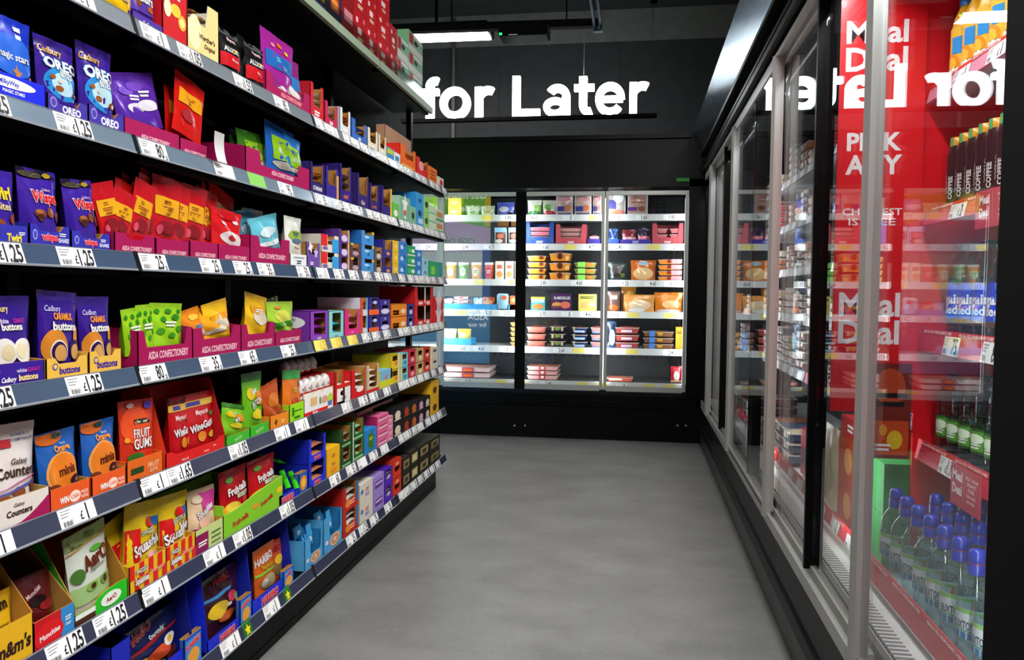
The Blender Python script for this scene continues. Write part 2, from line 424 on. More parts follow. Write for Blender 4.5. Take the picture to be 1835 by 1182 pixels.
# ------------------------------------------------------------------ far cooler
XL, XR = -2.29, 0.405
ZB, ZT = 0.41, 2.0
FC = thing('refrigerated_cabinet', (0, 0, 0), 'tall black glass-door chiller across the end of the aisle full of packed meat', 'chiller')
mb = MB()
mb.box(XL - .06, .5, BY + .02, 7.3, 0.10, ZB - .05)           # base
mb.box(XL - .06, GX + .02, BY - .01, BY + .03, .27, .285)
mb.box(XR, GX + .02, BY - .02, 7.3, ZB - .05, 2.45)
mb.box(XL - .06, XL, BY, 7.3, ZB - .05, 2.45)
mb.box(XL - .06, GX + .02, BY - .0, 7.3, ZT + .03, 2.45)
mb.box(XL - .06, GX + .02, BY - .02, BY, ZT + .03, ZT + .09)
mb.build('cabinet_body', 'black_steel', FC)
mb = MB(); mb.box(XL - .06, GX + .02, BY - .03, BY - .012, 2.41, 2.43); mb.build('canopy_trim', 'black_steel', FC)
mb = MB(); mb.box(XL - .06, GX + .02, BY + .0, BY + .05, .0, .262); mb.build('kick_plate', 'matt_dark', FC)
for px in (922, 941, 1214, 1229):
    q = onY(px, 762, BY); mb = MB(); mb.grid(lambda u, v: (q.x + .008 * math.cos(u * 6.283) * v, BY - .003, q.z + .008 * math.sin(u * 6.283) * v), 10, 1, 'lgrey', sm=False)
    mb.build('screw', 'alu', FC)
mb = MB(); mb.box(XL, XR, 7.1, 7.13, .4, ZT + .03); mb.box(XL, XL + .01, 6.5, 7.1, .4, ZT); mb.box(XR - .01, XR, 6.5, 7.1, .4, ZT)
mb.box(XL, XR, 6.55, 7.1, ZB - .05, ZB)
for zz in (.62, 1.9):
    for k in range(40):
        for j in range(3):
            x = XL + .1 + k * .062; mb.box(x, x + .012, 7.096, 7.1, zz + j * .03, zz + j * .03 + .012, m=1)
mb.build('lining', ['cabinet_grey', 'matt_dark'], FC)
RAILS = [1.807, 1.566, 1.27, 1.012, .71, .435]
RYF = 6.6
PR = ['4.75', '1.60', '3', '3.15', '2.60', '1.25', '2.40', '2.75', '4.60', '1.95', '3.65', '2.80']
def ticket(mb, x, w_, h, txt, F, col='white', tc='#1c1c22', star=False, small=True, kx=.62):
    """paper price ticket drawn on plane F(x, z, off)"""
    mb.face([F(x, 0, .0008), F(x + w_, 0, .0008), F(x + w_, h, .0008), F(x, h, .0008)], col, 1)
    FF = lambda u, v, q: F(x + u * w_, v * h, .0008 + q)
    it = []
    if txt:
        s = txt
        if s.startswith('£'): it += [T('£', .48 if len(s) > 2 else .6, .38, .42, tc, kx=.8, w=.2, b=.03), T(s[1:], .76, .5, .8, tc, kx=kx, w=.42, b=.035)]
        elif s.endswith('p'): it += [T(s[:-1], .72, .5, .8, tc, kx=kx, w=.36, b=.035), T('p', .93, .25, .35, tc, w=.1)]
        else: it += [T(s, .7, .5, .8, tc, kx=kx, w=.5)]
    if small:
        for k in range(3): it.append(RC(.05, .34 - .05 * k, .84 - .14 * k, .88 - .14 * k, '#9a9aa0'))
        for k in range(8): it.append(RC(.08 + .03 * k, .08 + .03 * k + (.012 if k % 3 else .02), .1, .36, '#4a4a50'))
    decals(mb, FF, w_, h, it, 1, .0003)
for i, zc in enumerate(RAILS):
    zt = zc + .025
    sh = thing('s', (0, 0, 0), 'x', 'x'); LABELS.pop('x', None); del sh['label']; del sh['category']; sh.name = 'shelf'; sh.parent = FC
    mb = MB(); mb.box(XL + .01, XR - .01, RYF + .006, 7.1, zt - .02, zt - .005, m=0); mb.build('shelf_board', 'white_steel' if i < 5 else 'cabinet_grey', sh)
    mb = MB(); y_ = RYF if i < 5 else 6.54
    mb.box(XL + .01, XR - .01, y_, y_ + .006, zc - .027, zc + .027); o = mb.build('price_rail', 'white_steel', sh)
    rr = random.Random(i); x = XL + .1
    while x < XR - .12:
        mb = MB(); F = lambda a, b, q, y_=y_: (a, y_ - q, zc - .02 + b)
        yel = rr.random() < .18
        ticket(mb, x, .1, .04, None if yel else rr.choice(PR), F, '#f5e27a' if yel else '#fbfbfb', small=False, kx=.7)
        mb.build('price_ticket', ['print', 'print'], sh); x += rr.choice((.16, .22, .3))
DX = [XL, -1.60, -.93, -.25, XR]
for i in range(4):
    a, b = DX[i], DX[i + 1]
    d = link('door', None, FC, (a, BY, 0))
    wd = b - a
    blk = (i == 1, i == 2)
    fr = .028
    for q in ((.003, fr), (wd - fr, wd - .003)):
        mb = MB(); mb.box(q[0], q[1], -.02, .02, ZB, ZT); mb.build('door_stile', 'alu', d)
    for q in ((ZT - .03, ZT), (ZB - .01, ZB + .03)):
        mb = MB(); mb.box(fr, wd - fr, -.02, .02, q[0], q[1]); mb.build('door_rail', 'alu', d)
    mb = MB(); mb.box(fr, wd - fr, -.006, .006, ZB + .03, ZT - .03); mb.build('glass_pane', 'door_glass', d)
mb = MB(); x = -.93; mb.box(x - .04, x + .045, BY - .024, BY - .02, ZB - .01, ZT); mb.build('door_seal', 'matt_dark', FC)
for x in (XL + .02, -1.60, -.93, -.25, XR - .014):
    mb = MB(); mb.box(x - .012, x + .012, BY + .05, BY + .07, ZB + .05, ZT - .05); mb.build('light_strip', 'led_glow', FC)
    if x > .3: area('chiller_lamp_light', (x, BY + .085, 1.2), .02, 1.45, 4.5, (R(90), 0, R(40)), (.93, .97, 1))
    for s_ in (-1, 1):
        if XL < x + .05 * s_ < XR and x < .3:
            area('chiller_lamp_light', (x + .012 * s_, BY + .075, 1.2), .03, 1.45, 4.2, (R(90), 0, R(-28 * s_)), (.93, .97, 1))
q = onY(1224, 322, BY - .03)
mb = MB(); mb.box(q.x - .05, q.x + .05, BY - .034, BY - .024, q.z - .014, q.z + .014, 'green'); tag(mb.build('status_sticker', 'print'), 'small green sticker on the black canopy of the far chiller', 'sticker')
# backlit poster whose mirror image shows in the far chiller's left door
t = thing('advert_lightbox', (-2.30, 3.2, .30), 'backlit mobile data advert behind the sweet shelving, seen mirrored in the far chiller glass', 'lightbox')
PW, PH = 1.24, 2.3
mb = MB(); mb.box(-PW / 2 - .04, PW / 2 + .04, -.12, -.012, -.3, PH + .04); mb.build('housing', 'black_steel', t)
F = lambda u, v, q: (PW / 2 - u * PW, q - .01, v * PH)
mb = MB(); mb.face([F(0, 0, 0), F(1, 0, 0), F(1, 1, 0), F(0, 1, 0)], '#2a7fb0', 0)
decals(mb, F, PW, PH, [RC(0, .16, 0, 1, '#21508c'), RC(.16, 1, .36, .72, '#aebdbb'), RC(0, 1, .6, .8, '#a493b2'), BD(lambda u: .79 - .0 * u + .06 * (0 if u > .3 else .1), lambda u: 1, '#6fae3e'), BD(lambda u: .72 + .10 * u, lambda u: .82 + .02 * u, '#5aa53c'), RC(0, .14, .74, .92, '#b9a92e'),
    RC(0, .16, .3, .62, '#21508c'), RC(0, 1, 0, .36, '#1f6f9c'),
    T('Get more', .33, .905, .04, 'white', w=.55), T('mobile!', .27, .835, .035, 'white', w=.5), T('12GB Data', .42, .66, .03, '#2e7d4c', w=.5), T('for', .42, .63, .015, '#2e7d4c'),
    T('Unlimited', .42, .52, .026, '#2e7d4c', w=.5), T('minutes & texts', .42, .495, .014, '#2e7d4c'), T('SIM in-store', .32, .34, .034, 'white', w=.6), T('or visit', .22, .29, .022, 'white'), T('ASDA', .2, .25, .03, 'white'), T('for our', .21, .21, .024, 'white')], 0, .001)
mb.build('poster_face', 'backlit', t)
# ------------------------------------------------------------------ sweet shelving on the left
LX = -1.111
SH = {'A': 2.24, 'B': 1.757, 'C': 1.493, 'D': 1.231, 'E': .971, 'F': .709, 'G': .45, 'H': .166}     # underside of each ticket rail
ORD = dict(A='top shelf', B='second shelf down', C='third shelf down', D='fourth shelf down', E='fifth shelf down', F='sixth shelf down', G='seventh shelf down', H='bottom shelf')
SURF = {k: v + .034 for k, v in SH.items()}
BAYS = [(-.34, .66), (.66, 1.66), (1.66, 2.66), (2.66, 3.66), (3.66, 4.66)]
BAYLAB = ['behind the viewpoint', 'nearest the viewer', 'second from the viewer', 'third from the viewer', 'farthest, at the end of the aisle']
TK = {
 'A': [], 'B': [(105, '£1'), (185, '£1'), (254, '£1'), (320, '£1.05'), (420, '£1.55'), (492, '85p')],
 'C': [(-70, '£1.25'), (100, '£1.25'), (252, '80p'), (385, ''), (446, 'G'), (500, '95p')],
 'D': [(-40, '£1.25'), (105, '£1.25'), (252, '25p'), (360, '25p'), (420, '25p'), (463, '35p'), (533, '50p')],
 'E': [(-60, '£1.25'), (121, '£1.25'), (252, '80p'), (360, '35p'), (430, '65p'), (505, '25p'), (564, 'Y'), (594, 'Y'), (624, 'Y'), (650, '£1.25'), (668, '£1.25'), (688, '£1.25')],
 'F': [(-60, '£1'), (107, '£1'), (254, '£1'), (302, '£1.65'), (412, '£1.05'), (494, '£1'), (530, '£1'), (563, '95p'), (614, '£1.15'), (644, '55p'), (663, '55p'), (688, '25p')],
 'G': [(85, '£1.25'), (170, '£1.25'), (257, '£1'), (367, '£1'), (420, '£1.05'), (503, '£1.05'), (563, '55p'), (592, '60p'), (622, '55p'), (642, 'W'), (663, '75p'), (683, '£1')],
 'H': [(397, '£1'), (437, 'S'), (474, '£1'), (510, 'S'), (560, '35p'), (622, '25p'), (644, '£1.25'), (664, '25p'), (690, '25p')]}
EXTRA = {'B': 2.66, 'C': 2.66, 'D': 2.66, 'E': 3.66, 'F': 3.66, 'G': 3.66, 'H': 3.66}
XB = {k: (LX if k != 'A' else -1.207) for k in SH}
RAILP = [(0.0, 0.0), (-.013, .041), (-.0175, .041), (-.0175, .036), (-.016, .034), (-.006, 0)]
rk = random.Random(3)
for bi, (ya, yb) in enumerate(BAYS):
    unit = thing('shelving_bay', (LX, ya, 0), 'black shelving bay stocked with sweets, ' + BAYLAB[bi], 'shelving unit', 'bays of the sweet shelving')
    L = yb - ya
    mb = MB(); mb.box(-.40, -.37, 0, L, 0, 2.46); mb.build('back_panel', 'shelf_black', unit)
    mb = MB(); mb.box(-.37, -.068, 0.001, L - .001, 0, .155)
    mb.box(-.068, -.066, .02, L - .02, .02, .03); mb.build('plinth', 'black_steel', unit)
    for yy in ((0,) if bi < 4 else (0, L - .04)):
        mb = MB(); dd = -.369 if yy == 0 else -.25
        mb.box(dd, dd + .03, yy, yy + .04, .156, 2.30); mb.build('upright_post', 'black_steel', unit)
    for k, zr in SH.items():
        s = link('shelf', None, unit, (XB[k] - LX, 0, zr))
        mb = MB(); mb.box(-.34 + (0 if k != 'A' else .09), -.018, .004, L - .004, .012, .034); mb.box(-.05, -.02, .03, L - .03, -.012, .012)
        mb.build('shelf_board', 'shelf_black', s)
        mb = MB(); g = .008
        if k == 'A':
            mb.prism([(0, 0), (0, .034), (-.02, .034), (-.02, 0)], lambda a, b, d: (a, g + d, b), L - 2 * g, '#8fa089')
            mb.build('shelf_edge', 'print', s)
            mb = MB(); mb.box(-.006, -.003, g, L - g, .034, .094); mb.build('clear_riser', 'riser_clear', s)
            continue
        rail_sheen = {'B': '#8f9aa2', 'C': '#7f93a6'}.get(k, '#4a5f7c' if k in 'DE' else '#3f4560')  # brighter reflection of the upper rails put into their colour
        mb.prism(RAILP, lambda a, b, d: (a, g + d, b), L - 2 * g, rail_sheen)
        mb.prism([(.001, -.001), (.0015, .0025), (-.0005, .0035), (-.002, -.001)], lambda a, b, d: (a, g + d, b), L - 2 * g, '#b4bcc4'); mb.prism([(-.012, .0395), (-.0115, .0415), (-.0155, .0415), (-.0155, .0395)], lambda a, b, d: (a, g + d, b), L - 2 * g, '#8f9aa6')
        mb.build('ticket_rail', 'rail', s)
        for e0 in (0.0, L - g):
            mb = MB(); mb.prism([(.001, -.002), (-.013, .043), (-.0178, .043), (-.0178, .0)], lambda a, b, d: (a, e0 + d, b), g, 'black'); mb.build('rail_end_cap', 'plastic', s)
        nx, nz = .953, .302
        F = lambda a, b, q: (-.0005 - .0125 * b / .039 + nx * q, a, b + .001 + nz * q)
        items = []
        for px, tx in TK[k]:
            y = lineY(px, LX - .005, zr + .02) - ya
            if 0 < y < L - .11: items.append((y, tx))
        if k in EXTRA and ya >= EXTRA[k] - .01:
            y = .015 + rk.random() * .02
            while y < L - .11:
                items.append((y, rk.choice(['25p', '55p', '£1', '£1.25', '35p', '65p', '75p']))); y += rk.choice((.108, .108, .125, .16))
        for y, tx in items:
            mb = MB()
            if tx == 'G': ticket(mb, y, .105, .039, None, F, '#7fbf5a', small=False)
            elif tx == 'Y': ticket(mb, y, .108, .039, '£1.25', F, '#f2dc6a', '#c9a63a', small=False)
            elif tx == 'W': ticket(mb, y, .105, .039, None, F)
            elif tx == 'S':
                ticket(mb, y, .05, .045, None, F, '#1f6b2c', small=False)
                decals(mb, lambda u, v, q: F(y + u * .05, v * .045, q + .001), .05, .045, [ST(.5, .4, .36, .17, 5, '#f1d21c')], 1)
            else: ticket(mb, y, .105, .039, tx, F, '#f6f6f4')
            mb.build('price_ticket', ['print', 'print'], s)
# little curled shelf flag on the third shelf
y = lineY(398, LX, 1.53)
mb = MB(); mb.grid(lambda u, v: (.004 + .02 * v * v, -.03 + .05 * u - .05 * v, .07 * v), 4, 6, 'white')
tag(mb.build('shelf_flag', 'print', loc=(LX, y, SURF['C'] + .004)), 'curled blank white paper flag standing on the third shelf rail', 'flag')
# ------------------------------------------------------------------ right-hand cooler
RC_ = thing('refrigerated_cabinet', (0, 0, 0), 'long black sliding-door chiller along the right of the aisle with meal deal stock', 'chiller')
Y0, Y1 = 1.185, 6.20
DB, DT = .37, 2.07
XBK = 1.32
mb = MB()
mb.box(GX + .03, XBK + .05, Y0, Y1, .05, DB - .05); mb.box(GX - .02, GX + .06, Y0 - .3, Y1, .21, DB - .045)

mb2 = MB(); mb2.box(GX - .0, XBK + .05, .7, Y0 - .04, 0, 2.2); mb2.box(GX - .035, GX + .04, .7, Y0, .21, 2.2); mb2.build('end_pillar', 'matt_dark', RC_)
mb.box(GX - .01, XBK + .05, .7, Y1, DT + .04, 2.2)
mb.box(GX - .045, GX, .7, Y1, DT + .035, DT + .06); mb.box(GX - .03, GX, .7, Y1, DT + .10, DT + .115); mb.box(GX - .06, GX, .7, Y1, DT + .15, 2.24)
mb.build('cabinet_body', 'black_steel', RC_)
mb = MB(); mb.box(XBK, XBK + .03, Y0, Y1, .3, DT + .04); mb.box(GX + .02, XBK, Y0 - .05, Y0 - .03, .3, DT + .04); mb.box(GX + .02, XBK, Y1 - .02, Y1, .3, DT + .04); mb.build('lining', 'cabinet_grey', RC_)
mb = MB(); mb.prism([(GX - .023, 2.22), (GX - .018, 2.22), (GX - .090, 2.48), (GX - .095, 2.48)], lambda a, b, d: (a, .7 + d, b), 6.42 - .7, 'grey'); mb.build('canopy_panel', 'brushed_panel', RC_)
mb = MB(); mb.prism([(GX - .016, 2.205), (XBK, 2.205), (XBK, 2.475), (GX - .086, 2.475)], lambda a, b, d: (a, .7 + d, b), 6.42 - .7, 'black'); mb.build('canopy_box', 'matt_dark', RC_)
mb = MB(); mb.box(GX + .0, GX + .03, .7, 6.42, 0.0, .2); mb.build('kick_plate', 'kick_grey', RC_)
mb = MB(); mb.prism([(GX - .035, .17), (GX - .03, .205), (GX, .21), (GX, .15), (GX - .02, .15)], lambda a, b, d: (a, .7 + d, b), Y1 - .7, 'grey'); mb.build('bumper_rail', 'black_steel', RC_)
mb = MB()
for x0, z0_ in ((GX - .02, DB - .045), (GX - .02, DT)): mb.box(x0, x0 + .055, Y0, Y1, z0_, z0_ + .022)
mb.box(GX - .02, GX - .012, Y0, Y1, DB - .023, DB - .005); mb.box(GX + .008, GX + .014, Y0, Y1, DB - .023, DB - .008)
mb.build('door_track', 'alu', RC_)
mb = MB(); mb.box(GX + .05, XBK, Y0, Y1, .36, .385)
mb.build('inner_deck', 'white_steel', RC_)
mb = MB(); mb.box(GX + .052, GX + .10, Y0, Y1, .3855, .3862); mb.build('grille_shade_strip', 'matt_dark', RC_)  # flat dark strip on the deck, painted shade for the gap below the slats
mb = MB(); y = Y0
while y < Y1: mb.box(GX + .055, GX + .098, y, y + .009, .387, .393, 'white'); y += .021
mb.build('air_grille', 'white_steel', RC_)
# sliding doors: silver handle edge on one, black edge on its partner
SV = [1.867, 3.11, 4.38, 5.65]
BK = [2.47, 3.71, 4.96]
edges = [Y0, 1.867, 2.47, 3.11, 3.71, 4.38, 4.96, 5.65, Y1]
for i in range(8):
    a, b = edges[i], edges[i + 1]
    outer = i in (0, 3, 4, 7)
    xo = -.012 if outer else .014
    ya, yb = a - (.0), b
    d = link('sliding_door', None, RC_, (GX + xo, ya, 0)); wd = yb - ya
    mb = MB(); mb.box(-.004, .004, .01, wd - .01, DB, DT); mb.build('glass_pane', 'door_glass', d)
    for z_ in (DB - .012, DT - .022):
        mb = MB(); mb.box(-.008, .008, 0, wd, z_, z_ + .022); mb.build('door_rail', 'alu', d)
for y in SV:
    d = link('handle_profile', None, RC_, (GX, y, 0))
    mb = MB(); mb.prism([(-.028, -.02), (-.038, -.005), (-.028, .016), (-.008, .018), (-.008, -.02)], lambda a, b, q: (a, b, DB - .02 + q), DT - DB + .02, 'grey'); mb.build('handle_cover', 'alu', d)
    mb = MB(); mb.box(-.0078, .004, -.012, .018, DB, DT); mb.build('inner_profile', 'alu', d)
for y in BK:
    mb = MB(); mb.box(-.012, .02, -.008, .008, DB, DT); mb.build('door_edge', 'black_steel', RC_, (GX, y, 0))
    mb = MB(); mb.box(.026, .05, -.015, .015, DB, DT); mb.build('mullion_post', 'matt_dark', RC_, (GX, y + .05, 0))
mb = MB(); mb.box(GX - .022, GX + .02, Y0 - .02, Y0 + .02, DB - .02, DT); mb.build('door_edge', 'black_steel', RC_)
# shelves
YD = 2.39
def rrail(sh, ya, yb, zt, xr, col, hh=.045, prices=(), strip=True):
    if zt > .5:
        mb = MB(); mb.box(xr + .016, XBK - .002, ya, yb, zt - .03, zt - .018, 'lgrey'); mb.build('shelf_board', 'plastic', sh)
    mb = MB(); mb.prism([(0, 0), (.01, hh), (.014, hh), (.014, 0)], lambda a, b, d: (xr + a, ya + d, zt - hh + b), yb - ya, col)
    F = lambda a, b, q: (xr + .01 * b / hh - q, yb - a, zt - hh + b)
    if strip:
        mb.face([F(0, hh * .8, .001), F(yb - ya, hh * .8, .001), F(yb - ya, hh, .001), F(0, hh, .001)], '#d8281e', 0)
        x = .02
        while x < yb - ya - .3:
            decals(mb, lambda u, v, q: F(x + u * .2, hh * .8 + v * hh * .2, q + .001), .2, hh * .2, [T('Meal Deal  PICK 3 FROM CHEAPEST IS FREE', .5, .5, .6, 'white', w=.95)], 0); x += .24
    for y, tx in prices:
        if ya < y < yb: ticket(mb, yb - y, .1, hh * .8, tx, F)
    mb.build('price_rail', ['print', 'print'], sh)
def rshelf(ya, yb, zt, xr, col, **k):
    sh = link('shelf', None, RC_, (0, 0, 0)); rrail(sh, ya, yb, zt, xr, col, **k); return sh
rshelf(Y0, YD - .015, 1.765, .785, '#d98aa0', prices=((2.2, '£1'), (2.0, '£1'), (1.8, '£1'), (1.6, '£1')))
rshelf(Y0, YD - .015, 1.43, .785, '#d53a50', prices=((2.19, '£2'), (1.93, '£2')))
rshelf(Y0, YD - .015, 1.10, .785, '#d2243a', hh=.06, prices=((2.2, '75p'), (1.97, '80p')))
rshelf(Y0, YD - .015, .79, .785, '#c8344a', hh=.055, prices=((2.2, '£1.10'), (1.62, '£1')))
rshelf(Y0, YD - .015, .47, .65, '#c83040', hh=.06)
rk = random.Random(5)
for ya, yb in ((YD + .01, 3.75), (3.78, 5.05), (5.09, Y1 - .03)):
    for zt, xr, c in ((1.86, .86, '#8a8f96'), (1.60, .86, '#8a8f96'), (1.34, .86, '#b9bcc0'), (1.09, .80, '#b9bcc0'), (.84, .76, '#9a4468' if ya < 3 else '#8f939c'), (.47, .65, '#c83040')):
        pr = [(yy, rk.choice(['£1', '£2', '£3', '£1.50'])) for yy in [ya + .15 + .19 * q for q in range(6)]]
        rshelf(ya, yb, zt, xr, c, prices=pr, strip=(zt < .9 and ya < 3) or zt == .47)
# shelf-end divider panel with the meal deal writing
t = thing('promotional_divider', (.59, YD, 0), 'tall red meal deal divider panel standing inside the right chiller', 'divider')
XD = XBK - .60
mb = MB(); mb.box(.193, XD, 0, .008, .39, 2.012, '#e0101e'); mb.box(-.03, .193, 0, .008, .87, 2.012, '#e0101e'); mb.build('panel_board', 'plastic', t)
tw, z_lo, z_hi = .227, .86, 2.012
mb = MB(); mb.box(-.035, tw - .035, -.012, -.006, z_lo, z_hi, '#e4141f')
F = lambda u, v, q: (-.035 + u * tw, -.012 - .2 * q, z_lo + v * (z_hi - z_lo))
def vz(py): return (onY(1560, py, YD).z - z_lo) / (z_hi - z_lo)
H_ = z_hi - z_lo
wt = '#f6ecec'
def tt(s, y0, y1, **k): c = (vz(y0) + vz(y1)) / 2; return T(s, k.pop('x', .43), c, abs(vz(y0) - vz(y1)), wt, **k)
decals(mb, F, tw, H_, [tt('Meal', 40, 78, w=.72, b=.04, fit=1), tt('Deal', 88, 128, w=.72, b=.04, fit=1), tt('PICK', 240, 270, w=.64, b=.05, fit=1), tt('ANY', 280, 312, w=.66, b=.05, fit=1), tt('CHEAPEST', 374, 386, w=.7, fit=1), tt('IS FREE', 392, 404, w=.55, fit=1),
                       tt('Meal', 525, 565, w=.72, b=.04, fit=1), tt('Deal', 574, 614, w=.72, b=.04, fit=1)], 1)
mb.build('text_strip', ['plastic', 'print'], t)
# chiller lighting: strips on the mullions
for y in (1.40, 2.56, 3.80, 5.05, 6.1):
    if y > 2 and y < 6:
        mb = MB(); mb.box(.562, .574, y - .014, y - .008, .5, DT - .05); mb.build('light_strip', 'led_glow', RC_)
    area('chiller_lamp_light', (.60, y, 1.25), .03, 1.5, 17 if y < 2 else 8, (R(90), 0, R(-90)), (.95, .98, 1))
mb = MB(); mb.box(GX + .028, GX + .033, Y0 + .05, Y1 - .05, DT - .05, DT + .03); mb.build('added_lamp_hood', 'black_steel', RC_)  # added plate that keeps the top lamps out of sight from the aisle
area('chiller_lamp_light', (GX + .06, 1.80, DT + .0), .03, 1.0, 14, (0, R(25), 0), (.95, .98, 1))
area('chiller_lamp_light', (GX + .06, 4.3, DT + .0), .03, 3.5, 16, (0, R(25), 0), (.95, .98, 1))
# ------------------------------------------------------------------ packaging builders (front faces -y, base centre at the origin)
def clamp(x, a=0., b=1.): return max(a, min(b, x))
def pouch(wd, h, t, col, items=(), seed=0, style='stand', hdr=None, back=None, wr=1.0, name='pouch', mat='foil', lo=False, vb=0):
    rn = random.Random(seed)
    S_ = [(rn.uniform(2, 7), rn.uniform(2, 9), rn.uniform(0, 6.3), rn.uniform(.3, 1)) for _ in range(5)]
    tl = rn.uniform(-.012, .012)
    def prof(v):
        if style == 'stand':
            if v < .22: return .6 + .4 * math.sin(v / .22 * 1.5708)
            return max(0, math.cos((v - .22) / .68 * 1.5708)) ** .75 if v < .9 else 0
        return math.sin(math.pi * clamp((v - .05) / .88)) ** .55
    A = .022 * wd * wr
    def F(u, v, off=0.0, side=-1):
        pf = prof(clamp(v)); e = 1 - clamp(abs(2 * u - 1)) ** 3.6
        x = (u - .5) * wd * (1 - .07 * pf + (.015 if v > .9 else 0))
        q = sum(a * math.sin(f1 * u * 2 + f2 * v * 2 + p) for f1, f2, p, a in S_) * A / 2.2
        y = side * (t * (.3 if side < 0 else .7) * pf * max(e, 0) + off) - q * (.35 + .65 * pf) * side * side * (e * .8 + .2) * (1 if side < 0 else .4)
        if v > .9: y += .0012 * math.sin(u * wd * 900)
        return (x, y, v * h * (1 + tl * (u - .5)))
    mb = MB(); nu, nv = (8, 10) if lo else (14, 18)
    hb = .88
    c = (lambda u, v: (hdr if v > hb else col)) if hdr else col
    mb.grid(lambda u, v: F(u, v), nu, nv, c, 0)
    mb.grid(lambda u, v: F(u, v, 0, 1), nu, nv, back or (c if not callable(c) else col), 0, flip=True)
    if style == 'stand':
        mb.grid(lambda u, v: tuple(a * (1 - v) + b * v for a, b in zip(F(u, 0), F(u, 0, 0, 1))), nu, 1, col, 0, flip=True)
    decals(mb, lambda u, v, q: F(u, vb + (1 - vb) * v, q), wd, h * (1 - vb), items, 0, .0019)
    return mb.mesh(name, [mat, 'print'])
def tray(wd, d, hc, col, items=(), hb=None, inner='card', notch=None, ds=.35, side=None, name='shelf_tray', lip=0.0, wave=None):
    hb = hb or hc; th = .0022; mb = MB(); w2 = wd / 2
    if notch:
        nw, nd = notch; nw = nw * w2; lo = hc - nd
        ch = min(.012, nw * .3)
        fp = [(-w2, 0), (w2, 0), (w2, hc), (nw, hc), (nw - ch, lo), (-nw + ch, lo), (-nw, hc), (-w2, hc)]
    elif wave:
        N = 12; fp = [(-w2, 0), (w2, 0)] + [(w2 - wd * k / N, hc * (wave(1 - k / N))) for k in range(N + 1)]
    else: fp = [(-w2, 0), (w2, 0), (w2, hc), (-w2, hc)]
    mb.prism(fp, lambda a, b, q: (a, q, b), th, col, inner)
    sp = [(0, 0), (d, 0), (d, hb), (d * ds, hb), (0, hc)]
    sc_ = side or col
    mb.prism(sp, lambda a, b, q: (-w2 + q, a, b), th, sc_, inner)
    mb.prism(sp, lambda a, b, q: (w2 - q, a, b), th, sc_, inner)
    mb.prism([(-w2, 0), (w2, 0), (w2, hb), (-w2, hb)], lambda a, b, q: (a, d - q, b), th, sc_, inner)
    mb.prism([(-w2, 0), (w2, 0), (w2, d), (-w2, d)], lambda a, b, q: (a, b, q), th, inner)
    decals(mb, lambda u, v, q: ((u - .5) * wd, -q, v * hc), wd, hc, items, 1, .0005)
    return mb.mesh(name, ['card', 'print'])
def window_box(wd, d, h, col, items=(), win=(.2, .8, .35, 1.0), inner='card', side=None, name='display_box', sitems=()):
    """carton with an opening in its front; win in fractions, top 1.0 leaves it open upwards"""
    th = .002; mb = MB(); w2 = wd / 2
    a, b, z0, z1 = win; a = (a - .5) * wd; b = (b - .5) * wd; z0 *= h; z1 *= h
    cz = min(.15 * (z1 - z0), .01)
    if z1 >= h * .999: fp = [(-w2, 0), (w2, 0), (w2, h), (b, h), (b - cz * .3, z0 + cz), (b - cz, z0), (a + cz, z0), (a + cz * .3, z0 + cz), (a, h), (-w2, h)]
    else:
        fp = None
        for q in ((-w2, w2, 0, z0), (-w2, a, z0, z1), (b, w2, z0, z1), (-w2, w2, z1, h)): mb.box(q[0], q[1], 0, th, q[2], q[3], col, cols=[col, col, col, col, inner, col])
    if fp: mb.prism(fp, lambda x, z, q: (x, q, z), th, col, inner)
    sc_ = side or col
    for s_ in (-1, 1): mb.prism([(0, 0), (d, 0), (d, h), (0, h)], lambda y, z, q: (s_ * (w2 - q), y, z), th, sc_, inner)
    mb.box(-w2, w2, d - th, d, 0, h, sc_, cols=[sc_, sc_, inner, sc_, sc_, sc_]); mb.box(-w2, w2, th, d, 0, th, inner)
    if z1 < h * .999: mb.box(-w2, w2, 0, d, h - th, h, sc_)
    decals(mb, lambda u, v, q: ((u - .5) * wd, -q, v * h), wd, h, items, 1, .0005)
    decals(mb, lambda u, v, q: (-w2 - q, (1 - u) * d, v * h), d, h, sitems, 1, .0005)
    return mb.mesh(name, ['card', 'print'])
def carton(wd, d, h, col, items=(), side=None, name='carton', sitems=(), top=None):
    mb = MB(); w2 = wd / 2; e = .0015; sc_ = side or col
    mb.box(-w2, w2, 0, d, 0, h, col, cols=[col, top or col, col, sc_, col, sc_])
    decals(mb, lambda u, v, q: ((u - .5) * wd, -q, v * h), wd, h, items, 1, .0005)
    decals(mb, lambda u, v, q: (-w2 - q, (1 - u) * d, v * h), d, h, sitems, 1, .0005)
    return mb.mesh(name, ['card', 'print'])
def bar_mesh(ln, wd, t, col, band=None, name='wrapped_bar', seed=0):
    """wrapped bar lying with an end towards the front"""
    mb = MB(); rn = random.Random(seed)
    def F(u, v, s_):
        e = math.sin(math.pi * clamp((v - .08) / .84)) ** .4 if .08 < v < .92 else 0
        x = (u - .5) * wd * (1 if e else 1.05)
        y = v * ln
        z = t / 2 + s_ * t / 2 * e * (1 - abs(2 * u - 1) ** 3) + (.0015 * math.sin(u * 30) if not e else .001 * math.sin(v * 40 + u * 5))
        return (x, y, z)
    c = (lambda u, v: band if .3 < v < .6 else col) if band else col
    mb.grid(lambda u, v: F(u, v, 1), 6, 10, c, 0); mb.grid(lambda u, v: F(u, v, -1), 6, 10, c, 0, flip=True)
    return mb.mesh(name, ['foil'])
